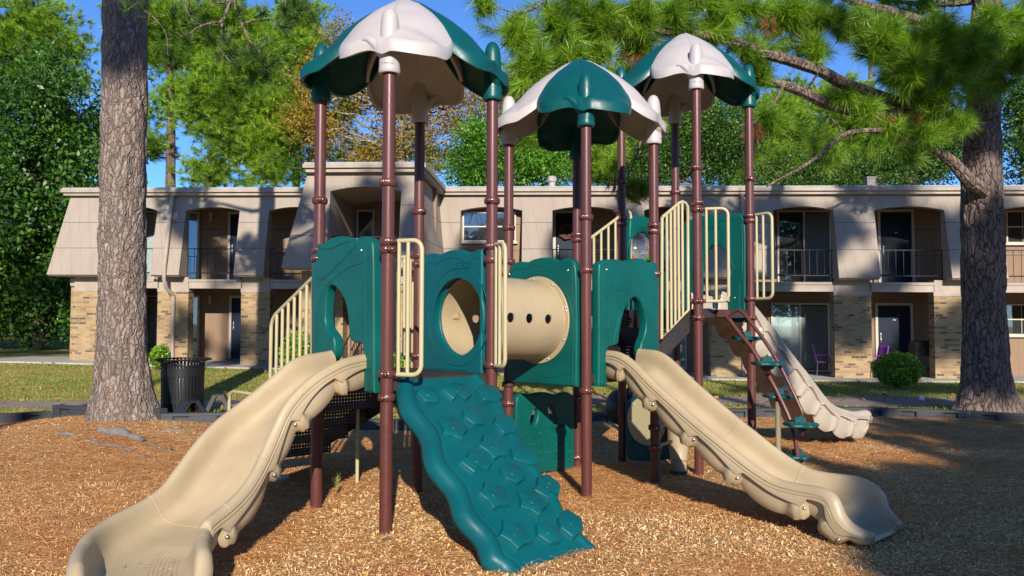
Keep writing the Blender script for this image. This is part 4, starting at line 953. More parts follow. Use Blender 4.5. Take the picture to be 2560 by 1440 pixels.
# ---- climbing wall A0-A2
fa = dirv(A[0], A[2]); fo = Vector((fa.y, -fa.x, 0)); cm = mid(A[0], A[2]); zt = 1.165
CLN = 1.38
def cw(u, s, n=0):
    """u along the deck edge, s 0 (deck) .. 1 (ground), n off the face"""
    sl_ = .02*math.sin(s*math.pi); nn = (fo*zt+Vector((0, 0, CLN))).normalized()
    lipz = .05*sstep(.10, 0, s)
    return cm+fa*u+fo*(CLN*s)+Vector((0, 0, zt*(1-s)-lipz*0))+nn*(n+sl_)
_o = V3((cm.x, cm.y), zt); _n = (fo*zt+Vector((0, 0, CLN))).normalized()
def cwp(px, py):
    h = hit(px, py, _o, _n); d = h-_o; return d.dot(fa), d.dot(fo)/CLN
LE = [cwp(*p) for p in [(1000, 953), (1001, 985), (1008, 1020), (1030, 1052), (1052, 1078), (1063, 1105), (1066, 1140), (1074, 1168), (1098, 1198), (1124, 1228), (1136, 1258), (1142, 1285), (1162, 1313), (1190, 1338), (1207, 1362), (1213, 1388), (1224, 1408), (1255, 1420)]]
RE = [cwp(*p) for p in [(1204, 948), (1220, 972), (1236, 990), (1250, 1005), (1258, 1030), (1264, 1055), (1282, 1078), (1296, 1100), (1308, 1125), (1320, 1150), (1340, 1178), (1366, 1208), (1386, 1236), (1398, 1262), (1407, 1285), (1422, 1312), (1450, 1336), (1492, 1372)]]
NSX = 70
def edge(E_, s): 
    E_ = sorted(E_, key=lambda q: q[1]); return float(np.interp(s, [q[1] for q in E_], [q[0] for q in E_]))
mb = MB(); rows = []
smx = 1.02
Ls = [edge(LE, -.02+(smx+.02)*i/NSX) for i in range(NSX+1)]; Rs_ = [edge(RE, -.02+(smx+.02)*i/NSX) for i in range(NSX+1)]
for arr in (Ls, Rs_):
    for _ in range(2):
        c_ = arr[:]
        for i in range(1, NSX): arr[i] = (c_[i-1]+2*c_[i]+c_[i+1])/4
for i in range(NSX+1):
    s = -.02+(smx+.02)*i/NSX; l, r = Ls[i], Rs_[i]; w_ = r-l; row = []
    prof_ = [(0, -.085), (.0, -.045), (.012, .0), (.035, .022), (.065, .03), (.095, .022), (.118, .006), (.128, -.001), (.136, 0)]
    for a, h_ in prof_: row.append(cw(l+a, s, h_))
    for q in np.linspace(.16, w_-.12, 14): row.append(cw(l+q, s, 0))
    for a, h_ in reversed(prof_[:7]): row.append(cw(r-a*.75, s, h_ if h_ < 0 else h_*.6))
    rows.append(row)
mb.grid(rows); cwm = mb.build('climbing_wall', TEALW, play, 60, 'teal sloping climbing wall with wavy edges')
sm = cwm.modifiers.new('solid', 'SOLIDIFY'); sm.thickness = .012; sm.offset = -1
def rock(kind, s=1):
    if kind == 'hex': P = [(math.cos(q)*.092, math.sin(q)*.085) for q in np.linspace(.3, 6.583, 7)[:-1]]
    elif kind == 'star': P = [((.115 if i % 2 == 0 else .078)*math.cos(i*math.pi/5+.5), (.115 if i % 2 == 0 else .078)*math.sin(i*math.pi/5+.5)) for i in range(10)]
    elif kind == 'rect': P = [(-.10, -.06), (.02, -.085), (.10, -.04), (.085, .07), (-.03, .085), (-.10, .04)]
    else: P = [(-.11, .07), (-.10, -.05), (-.03, -.02), (0, -.09), (.09, -.07), (.11, .03), (.03, .085), (-.04, .06)]
    return rpoly([(x*1.22, y*1.22) for x, y in P], .014)
def rpoly(P, r):
    out = []; n = len(P)
    for i in range(n):
        a, b_, c_ = Vector(P[i-1]), Vector(P[i]), Vector(P[(i+1) % n]); u, v = (a-b_), (c_-b_); k1 = min(r, u.length*.4); k2 = min(r, v.length*.4)
        p, q = b_+u.normalized()*k1, b_+v.normalized()*k2; out += [tuple(p), tuple((p+q)*.25+b_*.5), tuple(q)]
    return out
holds = [('hex', 1066, 997), ('arrow', 1138, 988), ('rect', 1219, 993), ('hex', 1178, 1053), ('star', 1126, 1082), ('rect', 1259, 1072), ('star', 1225, 1130), ('rect', 1304, 1151), ('arrow', 1184, 1167), ('hex', 1273, 1196), ('star', 1227, 1250), ('arrow', 1360, 1228), ('star', 1322, 1266), ('star', 1280, 1345), ('hex', 1364, 1342), ('rect', 1420, 1318)]
sx = math.hypot(zt, CLN)
for i, (kd, px, py) in enumerate(holds):
    u, s = cwp(px, py); hm = MB(); O = cw(u, s, 0); ev = (fo*CLN-Vector((0, 0, zt))).normalized()*-1
    a = (i*1.9) % 1.1-.5; ca, sa = math.cos(a), math.sin(a)
    x_ = fa*ca+ev*sa; y_ = ev*ca-fa*sa; Mh = Matrix(((x_.x, y_.x, _n.x, O.x), (x_.y, y_.y, _n.y, O.y), (x_.z, y_.z, _n.z, O.z), (0, 0, 0, 1)))
    oc = rock(kd)
    n_ = len(oc); lv = [(1.07, .001), (1.03, .008), (.97, .040), (.945, .047), (.90, .050)]
    Vh = [Mh @ Vector((q[0]*k_, q[1]*k_, h_)) for k_, h_ in lv for q in oc]
    Fh = [(j*n_+q, j*n_+(q+1) % n_, (j+1)*n_+(q+1) % n_, (j+1)*n_+q) for j in range(len(lv)-1) for q in range(n_)]+[tuple((len(lv)-1)*n_+q for q in range(n_))]
    hm.add(Vh, Fh)
    hm.tube([Mh @ Vector((.028*math.cos(q), .028*math.sin(q), .051)) for q in np.linspace(0, 4.6+(i % 3), 10)], .0028, 5)
    hm.build('climbing_hold', TEALW, cwm, 42)
bh = MB()
for px, py in ((1115, 1033), (1197, 1019), (1164, 1118), (1248, 1100), (1302, 1185), (1218, 1208), (1360, 1275), (1276, 1302)):
    u, s = cwp(px, py); O = cw(u, s, .002); q = _n.to_track_quat('Z', 'Y').to_matrix().to_4x4(); bh.lathe([(.026, .0), (.024, .006), (.016, .004), (.012, -.004), (.001, -.004)], 14, Matrix.Translation(O) @ q, False)
bh.build('bolt_recess', TEALW, cwm, 60)
# ---- rails
RT_ = .0185
def rail(pts, verts, name='hand_rail', label=None, r=RT_):
    k = MB(); k.tube(pts, r, 10)
    for a, b_ in verts: k.tube([a, b_], r*.86, 8)
    return k.build(name, RAIL, play, 60, label)
def arm(xy, d, z, L=.09):
    k = MB(); k.tube([V3(xy, z), V3(xy, z)+d*L], .022, 12); k.build('rail_arm', MAROON, play, 60)
def grab(xy, ang, L, z1, z0, label):
    d = Vector((math.cos(ang), math.sin(ang), 0)); p = lambda l, z: V3(xy, z)+d*l; r = .075
    top = [p(.07, z1)]+[p(L-r+r*math.sin(q), z1-r+r*math.cos(q)) for q in np.linspace(0, 1.57, 6)]
    bot = [p(L-r+r*math.cos(q), z0+r-r*math.sin(q)) for q in np.linspace(0, 1.57, 6)]+[p(.07, z0)]
    rail(top+bot, [(p(l, z1), p(l, z0)) for l in np.linspace(.10, L*.6, 2)], 'grab_rail', label)
    for z in (z1, z0): arm(xy, d, z)
grab(A[0], R(-20), .30, zp(604, A[0]), zp(936, A[0]), 'cream grab rail on the nearest post')
grab(A[2], R(-66), .30, zp(614, A[2]), zp(913, A[2]), 'cream grab rail right of the climbing wall')
grab(C[0], R(-15), .335, zp(522, C[0]), zp(752, C[0]), 'cream grab rail left of the pod climber')
grab(C[2], R(-58), .33, zp(538, C[2]), zp(746, C[2]), 'cream grab rail right of the pod climber')
grab(A[3], R(155), .28, zp(642, A[3]), zp(888, A[3]), 'cream grab rail on the back post')
# stairs from tower A to the back left, with sloping rails
sdir = dirv(A[0], A[1]); sx_ = dirv(A[0], A[2]); sm0 = mid(A[1], A[3])
def stair(o, d, x, zt, n, rise, run, wdt, name='stair_flight'):
    k = MB(); Rm = Matrix(((x.x, d.x, 0), (x.y, d.y, 0), (0, 0, 1)))
    for i in range(n):
        z = zt-rise*(i+1); c_ = o+d*(run*(i+.5)); k.box(c_+Vector((0, 0, z-.004)), (wdt, run+.02, .008), Rm); k.box(o+d*(run*i+.006)+Vector((0, 0, z+rise/2)), (wdt, .008, rise), Rm)
    f = k.build(name, PERF, play, 0)
    s = MB(); L = run*n
    for sg in (-1, 1):
        q = o+x*(sg*(wdt/2+.012)); th = .012
        P = [q+Vector((0, 0, zt-.0)), q+d*L+Vector((0, 0, zt-rise*n+.10)), q+d*L+Vector((0, 0, zt-rise*n-.06)), q+Vector((0, 0, zt-.26))]
        s.add([p-x*th for p in P]+[p+x*th for p in P], [(0, 1, 2, 3), (7, 6, 5, 4), (0, 4, 5, 1), (1, 5, 6, 2), (2, 6, 7, 3), (3, 7, 4, 0)])
    s.build('stringer', DECKM, f, 0); return f
stair(sm0+sdir*.03, sdir, sx_, DECK['A'], 5, .20, .37, .92)
def srail(P0, d, L, z1a, z1b, bot, nv, label):
    p = lambda l, z: V3(P0)+d*l+Vector((0, 0, z)); sl_ = (z1b-z1a)/L
    pts = [p(.07, z1a+sl_*.07)]+[p(L-.10, z1a+sl_*(L-.1))]+[p(L-.10+.10*math.sin(q), z1b+(-sl_*.10)*(1-math.sin(q))*.9-.10*(1-math.cos(q))) for q in np.linspace(.3, 1.57, 5)]+[p(L, bot(L))]+[p(.10, bot(.10)), p(.10, z1a+sl_*.1)]
    rail(pts, [(p(l, z1a+sl_*l), p(l, bot(l))) for l in np.linspace(.10, L, nv)[1:-1]], label=label)
bA = lambda l: DECK['A']-.02-.54*max(0, l-.05)
for q, lb in ((A[1], 'cream sloping stair rail, left side'), (A[3], 'cream sloping stair rail behind the arch')):
    srail(V3(q)-sdir*0, sdir, .93, 2.10, 1.68, bA, 8, lb); arm(q, sdir, 2.07)
p = lambda l, z: V3(A[1])+sdir*l+Vector((0, 0, z))
rail([p(1.25, .42), p(1.25, .80), p(1.27, .87), p(1.34, .91), p(1.78, .91), p(1.86, .88), p(1.89, .80), p(1.89, -.02)], [], 'grab_rail', 'cream loop rail at the foot of the steps')
k = MB()
for l, o_ in ((1.5, .2), (1.5, .8), (.7, .85)):
    q = V3(A[1])+sdir*l+sx_*o_; k.tube([(q.x, q.y, gz(q.x, q.y)-.05), (q.x, q.y, 1.1-.5*l)], .018, 8)
k.build('stair_leg', RAIL, play)
# stairs between towers B and C
b0 = mid(B[2], B[3]); c0 = mid(C[0], C[1]); sd2 = (c0-b0); run2 = sd2.length; sd2.normalize(); sxx = Vector((sd2.y, -sd2.x, 0))
stair(c0-sd2*.02, -sd2, -sxx, DECK['C'], 3, .215, (run2-.04)/3, .92)
k = MB(); ux2 = dirv(B[2], C[0]); 
for P0, P1 in ((B[2], C[0]), (B[3], C[1])):
    fr = frame(P0, P1, 0)
    if P0 is B[2]: top = [(1655, 544), (1680, 523), (1697, 508), (1706, 504), (1714, 508), (1719, 517)]; e_ = (1721, 775); lo = (1654, 846)
    else: top = [(1462, 606), (1500, 578), (1540, 548), (1560, 531), (1568, 527), (1575, 532), (1577, 541)]; e_ = (1578, 776); lo = (1462, 870)
    tp = pl(top, fr); ep, lp = pl([e_], fr)[0], pl([lo], fr)[0]; f3 = lambda q: fr[3] @ Vector((q[0], q[1], 0))
    tl = [q[0] for q in tp]; zt_ = lambda u: float(np.interp(u, tl, [q[1] for q in tp])); zb_ = lambda u: lp[1]+(ep[1]-lp[1])*(u-lp[0])/(ep[0]-lp[0])
    us = np.linspace(lp[0]+.03, ep[0]-.03, 7)
    rail([f3(q) for q in tp]+[f3(ep), f3(lp), f3(tp[0])], [(f3((u, zt_(u))), f3((u, zb_(u)))) for u in us[1:-1]], label='cream stair rail up to the tall tower' if P0 is B[2] else 'cream far stair rail up to the tall tower')
    arm(P1, (V3(P0)-V3(P1)).normalized(), f3(tp[-2]).z, .12)
# ---- pod climber on C0-C2
lm = mid(C[0], C[2]); fr = frame((lm.x, lm.y), (lm.x+.6795, lm.y-.7337), 0); ld = fr[0]; ln = fr[1]
def L3(px, py, o=0): (u, z), = pl([(px, py)], fr); return fr[3] @ Vector((u, z, o))
k = MB()
main = [L3(*q) for q in [(1808, 785), (1822, 798), (1850, 835), (1876, 866), (1900, 905), (1930, 955), (1955, 1005), (1973, 1045), (1984, 1080), (1990, 1110), (1995, 1150), (1996, 1185)]]
k.tube(spl([tuple(q) for q in main], 40), .0255, 12)
sec = [L3(*q) for q in [(1822, 797), (1832, 782), (1846, 776), (1860, 784), (1880, 810), (1910, 850), (1945, 905), (1975, 965), (1996, 1010), (2005, 1032), (2003, 1046), (1994, 1053), (1982, 1056)]]
k.tube(spl([tuple(q) for q in sec], 44), .021, 12)
cl_ = k.build('pod_climber', MAROON, play, 60, 'maroon bent tube climber with teal stepping pods')
k = MB(); q = V3((lm.x, lm.y), DECK['C']-.05)+ld*.0; k.box(q-fa*.08+fo*.02, (.26, .02, .075), Matrix(((fa.x, fo.x, 0), (fa.y, fo.y, 0), (0, 0, 1)))); k.build('mounting_plate', MAROON, cl_, 0)
def pod(c, rot, r=.165):
    k = MB(); rows = []
    for rr_, z in ((.02, .005), (.35, .006), (.7, .004), (.88, .006), (.97, -.002), (1.0, -.014), (.97, -.028), (.85, -.036), (.5, -.04), (.02, -.04)):
        rows.append([(c.x+rr_*r*(1+.13*math.cos(5*q)*min(1, rr_*1.2))*math.cos(q+rot), c.y+rr_*r*(1+.13*math.cos(5*q)*min(1, rr_*1.2))*math.sin(q+rot), c.z+z) for q in np.linspace(0, 6.2832, 41)[:-1]])
    k.grid(rows, wrap=True)
    o_ = Vector((math.cos(rot), math.sin(rot), 0)); e_ = Vector((-o_.y, o_.x, 0)); cc = c+o_*r*.45
    P = [(-.055, 0), (-.05, .055), (-.01, .062), (.005, .085), (.02, .062), (.055, .055), (.06, 0)]
    V = [cc+e_*a+Vector((0, 0, b_))+o_*s for s in (-.04, .05) for a, b_ in P]; n_ = len(P)
    k.add(V, [tuple(range(n_)), tuple(range(2*n_-1, n_-1, -1))]+[(i, i+n_, (i+1) % n_+n_, (i+1) % n_) for i in range(n_)])
    k.lathe([(.05, -.075), (.07, -.04)], 16, Matrix.Translation(c)); k.build('stepping_pod', GREEN, cl_, 45)
pods = [((1849, 843), -.16, (1845, 862), (1880, 880)), ((1944, 904), .20, (1930, 920), (1908, 925)), ((1930, 989), -.16, (1925, 1008), (1967, 1027)), ((2022, 1055), .17, (2028, 1078), (1982, 1098)), ((1990, 1140), -.04, None, None)]
for (px, py), o_, a1, a2 in pods:
    c = L3(px, py, o_); pod(c, R(75), .17 if py < 1130 else .12)
    if a1:
        k = MB(); e_ = L3(*a2); k.tube(spl([tuple(c+Vector((0, 0, -.05))), tuple(c+Vector((.01, 0, -.11))), tuple((c+e_)/2+Vector((0, 0, -.10+.03))), tuple(e_)], 14), .017, 10); k.build('pod_arm', MAROON, cl_, 60)
# ------------------------------------------------------------------ loose things round the playground
# litter bin of black steel slats
g = ground(456, 1021); g.x = at(456, 1000, 13.35).x; g = Vector((g.x, 13.35, gz(g.x, 13.35)))
bin_ = thing('litter_bin', 'round black slatted steel litter bin with flared rim beside the left pine', 'litter bin', g)
H_, r0, r1 = .80, .335, .345
mb = MB(); ns = 40
for i in range(ns):
    a = 2*math.pi*i/ns; w_ = .036
    V = []
    for z, r in ((.06, r0), (.64, r1)):
        for s in (-1, 1):
            for rr in (r-.006, r): V.append(g+Vector((rr*math.cos(a+s*w_/2/r), rr*math.sin(a+s*w_/2/r), z)))
    mb.add(V, [(0, 1, 3, 2), (4, 6, 7, 5), (0, 4, 5, 1), (2, 3, 7, 6), (1, 5, 7, 3), (0, 2, 6, 4)])
mb.build('slat', IRON, bin_, 0)
mb = MB(); T = Matrix.Translation(g)
for z0, z1, r in ((.03, .07, r0+.006), (.20, .25, r0+.006), (.64, .78, r1+.004)): mb = MB(); mb.lathe([(r-.01, z0), (r, z0), (r, z1), (r-.01, z1)], 48, T, False); mb.build('band', IRON, bin_, 40)
mb = MB(); mb.lathe([(.30, .02), (.31, .04), (.32, .80), (.305, .82), (.30, .80), (.29, .1)], 32, T, False); mb.build('liner', BLACK, bin_, 40)
mb = MB()
for i in range(ns):
    a = 2*math.pi*i/ns; V = []
    for z, r in ((.78, r1), (.87, r1+.01), (.92, r1+.10)):
        for s in (-1, 1):
            for rr in (r-.006, r): V.append(g+Vector((rr*math.cos(a+s*.017/r), rr*math.sin(a+s*.017/r), z)))
    for o in (0, 4): mb.add(V[o:o+8], [(0, 1, 3, 2), (4, 6, 7, 5), (0, 4, 5, 1), (2, 3, 7, 6), (1, 5, 7, 3), (0, 2, 6, 4)])
T2 = T
mb.tube([g+Vector(((r1+.105)*math.cos(q), (r1+.105)*math.sin(q), .92)) for q in np.linspace(0, 6.2832, 49)[:-1]], .014, 8, closed=True)
mb.build('rim', IRON, bin_, 40)
# plastic border timbers, one object per length
bt = thing('border_timber', 'black plastic border timber', 'border timber', (0, 0, 0))
SEG = 1.22
def timber():
    f = MB(); h, d, L = .21, .09, SEG/2-.008
    f.box((0, d/2+.045, h/2-.03), (2*L, d, h+.06)); f.box((0, 0.0225, h-.022), (2*L, .045, .044)); f.box((0, .0225, .012), (2*L, .045, .075))
    xs_ = [-L, -L*.72, -L*.34, L*.34, L*.72, L]
    for a, b_ in ((xs_[0], xs_[1]), (xs_[2], xs_[3]), (xs_[4], xs_[5])): f.box(((a+b_)/2, .0225, .1065), (b_-a, .045, .114))
    for a, b_ in ((xs_[1], xs_[2]), (xs_[3], xs_[4])):
        f.add([(a, .002, .0495), (b_, .002, .0495), ((a+b_)/2+.05, .043, .125), ((a+b_)/2-.05, .043, .125)], [(0, 1, 2, 3)])
    return f.build('timber_body', GREYPL, bt, 0)
timber()
pts = [p.copy() for p in BORD]; segs = []
cum = [0]
for p, q in zip(pts, pts[1:]): cum.append(cum[-1]+(q.xy-p.xy).length)
def along(s):
    for i in range(len(cum)-1):
        if s <= cum[i+1]: t = (s-cum[i])/(cum[i+1]-cum[i]); return pts[i].xy.lerp(pts[i+1].xy, t)
    return pts[-1].xy.copy()
TL_ = {}
s = .2; k = 0; placed = []
while s+SEG < cum[-1]:
    a, b_ = along(s), along(s+SEG); c = (a+b_)/2
    u = 1280+F*c.x/c.y
    if -200 < u < 2760: placed.append((c, math.atan2((b_-a).y, (b_-a).x), u))
    s += SEG
def tlabel(u):
    for lim, t in TIMB:
        if u < lim: return t
TIMB = [(-60, 'black border timber cut off by the left edge of the photo'), (110, 'black border timber with two recesses at the far left of the chip bed'), (235, 'grey black border timber just left of the left pine trunk'), (330, 'border timber hidden behind the left pine trunk'), (470, 'dark border timber just right of the left pine trunk, in front of the litter bin'), (620, 'grey border timber in front of the black plastic wedges'), (790, 'border timber behind the wide left slide'), (930, 'border timber under the left stairs'), (1090, 'grey border timber seen left of the climbing wall'), (1260, 'border timber behind the climbing wall'), (1420, 'border timber behind the music panel'), (1570, 'border timber beside the dark bubble window'), (1740, 'border timber behind the cream disc panel'), (1890, 'grey border timber behind the pod climber'), (2020, 'border timber behind the beige slide'), (2150, 'shaded border timber at the foot of the beige slide'), (2290, 'shaded border timber just right of the beige slide exit'), (2430, 'shaded border timber in front of the right pine trunk'), (2570, 'shaded border timber at the right of the right pine trunk'), (9999, 'shaded border timber cut off by the right edge of the photo')]
for i, (c, ang, u) in enumerate(placed):
    loc = (c.x, c.y, gz(c.x, c.y-.1)-.05)
    if i == 0:
        bt.location = loc; bt.rotation_euler = (0, 0, ang); r_ = bt
    else: r_ = dup(bt, loc, ang)
    r_['label'] = tlabel(u); r_['group'] = 'black plastic border timbers round the chip bed'
# black wedges lying behind the border
def wedge(px, py, Y, rz, label, w_=.30, h_=.34):
    p = at(px, py, Y); z = gz(p.x, Y); o = thing('border_ramp', label, 'plastic ramp', (p.x, Y, z), 'black plastic ramps behind the border', rz, True)
    f = MB()
    for s in (-1, 1): f.add([(s*.17-.02*s, -w_/2, h_), (s*.0, -w_/2, h_), (s*.0, w_/2, h_), (s*.15, w_/2, h_), (s*.24, -w_/2, 0), (s*.17, -w_/2, 0), (s*.17, w_/2, 0), (s*.24, w_/2, 0)], [])
    f = MB()
    for s in (-1, 1):
        P = [(s*.02, h_), (s*.09, h_+.01), (s*.26, -.03), (s*.19, -.03)]
        f.add([(x, -w_/2, z_) for x, z_ in P]+[(x, w_/2, z_) for x, z_ in P], [(0, 1, 2, 3), (7, 6, 5, 4), (0, 4, 5, 1), (1, 5, 6, 2), (2, 6, 7, 3), (3, 7, 4, 0)])
    f.box((0, 0, h_-.01), (.06, w_, .03))
    f.build('ramp_shell', GREYPL if px > 500 else BLACK, o, 0); return o
wedge(547, 1020, 13.55, .25, 'grey black A-shaped plastic ramp right of the litter bin'); wedge(474, 1020, 13.0, .9, 'black A-shaped plastic ramp leaning before the litter bin', .26, .22)
# torn strips of landscape fabric by the left pine
def scrap(pp, wpx, label, hump=.03):
    L = [ground(*q) for q in pp]; P = spl([(q.x, q.y, 0) for q in L], 18); f = MB(); rows = []
    T = np.gradient(P[:, :2], axis=0); T /= np.linalg.norm(T, axis=1)[:, None]
    for i, (x, y, _) in enumerate(P):
        row = []; w_ = wpx*(.7+.5*noise.noise((x*4, y*4, 2)))*(.35+.65*math.sin(math.pi*min(1, (i+1.2)/19)))
        for j in range(7):
            o = (j/6-.5)*w_*(1+.35*noise.noise((x*11+j, y*9, j*.7))); xx, yy = x-T[i][1]*o, y+T[i][0]*o
            row.append((xx, yy, gz(xx, yy)+.016+hump*(.5+noise.noise((xx*6, yy*6, .3)))*math.sin(math.pi*j/6)))
        rows.append(row)
    f.grid(rows); tag(f.build('fabric_scrap', FABRIC, None, 60), label, 'fabric scrap', 'torn landscape fabric by the left pine')
scrap([(138, 1086), (170, 1090), (195, 1096)], .10, 'short curled grey fabric scrap farthest left of the left pine', .06)
scrap([(215, 1108), (265, 1115), (300, 1122), (332, 1132)], .14, 'long narrow strip of grey fabric in front of the left pine', .04)
scrap([(250, 1080), (290, 1086), (320, 1090), (362, 1108)], .30, 'widest grey fabric sheet with a fold, just below the left pine', .08)
scrap([(370, 1110), (400, 1122), (430, 1130)], .22, 'half buried grey fabric scrap right of the folded sheet', .03)
scrap([(340, 1148), (360, 1144), (378, 1141)], .14, 'small grey fabric scrap nearest the left slide', .03)
scrap([(410, 1076), (440, 1080), (470, 1080)], .10, 'thin grey fabric scrap at the right roots of the left pine', .03)
# shrubs
def shrub(name, px, py, Y, rx, rz_, n, label, leaf=.045, grp=None):
    p = at(px, py, Y); z = gz(p.x, Y); o = thing(name, label, 'shrub', (p.x, Y, z), grp)
    v = RNG.normal(size=(n, 3)); v /= np.linalg.norm(v, axis=1)[:, None]; rr = RNG.random(n)**.25
    bmp = np.array([1+.22*noise.noise((a*2.3+px, b_*2.3, c*2.3)) for a, b_, c in v])
    Cn = v*rr[:, None]*bmp[:, None]*np.array([rx, rx*.9, rz_])+np.array([p.x, Y, z+rz_*1.12]); Cn = Cn[Cn[:, 2] > z+.06]
    V, Fc = leafcards(Cn, leaf, v[:len(Cn)]); fast('foliage', V, Fc, LEAF_SH, o)
    s = MB()
    for i in range(9):
        a = i*.7; s.tube([(p.x+.03*math.cos(a), Y+.03*math.sin(a), z-.05), (p.x+.12*math.cos(a), Y+.12*math.sin(a), z+rz_*.5), (p.x+rx*.6*math.cos(a), Y+rx*.6*math.sin(a), z+rz_*1.2)], [.016, .012, .005], 5)
    s.build('stems', TWIG, o); return o
def leafcards(C, size, nrm=None, droop=0):
    n = len(C); d = RNG.normal(size=(n, 3)); d[:, 2] -= droop
    if nrm is not None: d += .6*nrm[:n]
    d /= np.linalg.norm(d, axis=1)[:, None]; a = RNG.normal(size=(n, 3)); e = np.cross(d, a); e /= np.linalg.norm(e, axis=1)[:, None]
    s = (size*(.6+.8*RNG.random(n)))[:, None]; f = np.cross(d, e)*.18*s
    V = np.stack([C-d*s, C+e*s*.5+f-d*s*.1, C+d*s, C-e*s*.5+f-d*s*.1], 1).reshape(-1, 3)
    return V, np.arange(4*n).reshape(n, 4)
shrub('round_shrub', 2245, 965, 19.6, .60, .43, 5200, 'round clipped light green shrub in front of the dark ground floor door', .04)
shrub('small_shrub', 400, 897, 22.2, .30, .34, 1500, 'small ragged shrub by the downpipe and the left pine', .04)
shrub('small_shrub', 742, 935, 19.0, .42, .62, 2400, 'tall shrub seen through the left stair rail', .045)
shrub('small_shrub', 998, 945, 18.6, .36, .42, 2400, 'bright shrub seen between the nearest post and the tunnel panel', .04)
# porch things: purple chairs and a covered grill
def chair(bx, by, rz, label):
    p = B2W(bx, by, 0); p.z = gz(p.x, p.y)+.06; o = thing('plastic_chair', label, 'chair', p, 'purple plastic chairs on the porches', rz, True)
    m = MB(); m.box((0, 0, .42), (.46, .44, .03)); s_ = m.build('seat', PURPLE, o, 0)
    m = MB(); m.grid([[(-.23+.46*j/6, .20+.10*i/6+.03*math.cos((j/6-.5)*3), .42+.52*i/6) for j in range(7)] for i in range(7)]); q = m.build('backrest', PURPLE, o, 60); sd_ = q.modifiers.new('s', 'SOLIDIFY'); sd_.thickness = .02
    for x in (-.2, .2):
        for y in (-.19, .19): m = MB(); m.tube([(x, y, .41), (x*1.12, y*1.15, 0)], .016, 6); m.build('leg', GREYPL, o)
        m = MB(); m.tube([(x*1.12, .22, .62), (x*1.15, -.1, .64), (x*1.12, -.19, .42)], .018, 6); m.build('armrest', PURPLE, o)
    return o
chair(bpx(2060, 880, .75)[0], .75, R(70), 'purple plastic chair in front of the full vertical blinds'); chair(bpx(2186, 880, .1)[0], .1, R(-80), 'purple plastic chair behind the brick pier, beside the round shrub')
x, _z = bpx(2308, 880, .55); p = B2W(x, .55, 0); p.z = gz(p.x, p.y)+.06
gr = thing('barbecue_grill', 'black barbecue grill on the porch right of the round shrub', 'grill', p)
m = MB(); P = [(-.26, .78), (-.27, .92), (-.2, 1.04), (-.05, 1.08), (.12, 1.06), (.25, .96), (.26, .78)]
m.add([(p.x-.33, p.y+a*.85, p.z+b_) for a, b_ in P]+[(p.x+.33, p.y+a*.85, p.z+b_) for a, b_ in P], [tuple(range(6, -1, -1)), tuple(range(7, 14))]+[(i, (i+1) % 7, (i+1) % 7+7, i+7) for i in range(7)]); m.build('hood', IRON, gr, 0)
m = MB(); m.box(p+Vector((0, 0, .70)), (.66, .42, .15)); m.build('firebox', IRON, gr, 0)
m = MB(); m.box(p+Vector((0, 0, .22)), (.62, .38, .03)); m.box(p+Vector((.43, 0, .76)), (.18, .34, .025)); m.build('shelf', IRON, gr, 0)
for x in (-.3, .3):
    for y in (-.17, .17): m = MB(); m.tube([p+Vector((x, y, .63)), p+Vector((x, y, .02))], .018, 6); m.build('leg', FRAME, gr)
for y in (-.23, .23): m = MB(); m.lathe([(.05, -.02), (.09, -.02), (.09, .02), (.05, .02)], 18, Matrix.Translation(p+Vector((-.3, y, .09))) @ Matrix.Rotation(R(90), 4, 'X')); m.build('wheel', BLACK, gr)
# chain-link fence at the far left, overhead cable
Yf = 33; f0, f1 = at(-160, 850, Yf), at(190, 850, Yf); zt = at(80, 782, Yf).z; zb = gz(-18, Yf)
fen = thing('chain_link_fence', 'thin grey chain link fence under the dense left tree', 'fence', (f0.x, Yf, zb))
m = MB(); m.tube([(f0.x, Yf, zt), (f1.x, Yf, zt-.03)], .022, 6); m.build('top_rail', FABRIC, fen)
for i in range(4): m = MB(); x = at(8+100*(i-1), 800, Yf).x; m.tube([(x, Yf, zb-.1), (x, Yf, zt+.03)], .025, 6); m.build('fence_post', FABRIC, fen)
m = MB(); n = int((f1.x-f0.x)/.16)
for i in range(-10, n):
    for s in (-1, 1):
        xa = f0.x+.16*i if s > 0 else f0.x+.16*(i+8); xb_ = xa+s*(zt-zb)*.75
        if f0.x <= min(xa, xb_) and max(xa, xb_) <= f1.x: m.add([(xa, Yf, zb), (xa+.006, Yf, zb), (xb_+.006, Yf+.002, zt), (xb_, Yf+.002, zt)], [(0, 1, 2, 3)])
m.build('wire_mesh', FABRIC, fen, 0)
a, b_ = at(-80, 520, 29), B2W(0, 1.5, 5.0); m = MB(); m.tube([tuple(a.lerp(b_, t)+Vector((0, 0, -.5*math.sin(math.pi*t)))) for t in np.linspace(0, 1, 14)], .012, 5); tag(m.build('overhead_cable', IRON), 'thin dark cable running from the left trees to the building', 'cable')
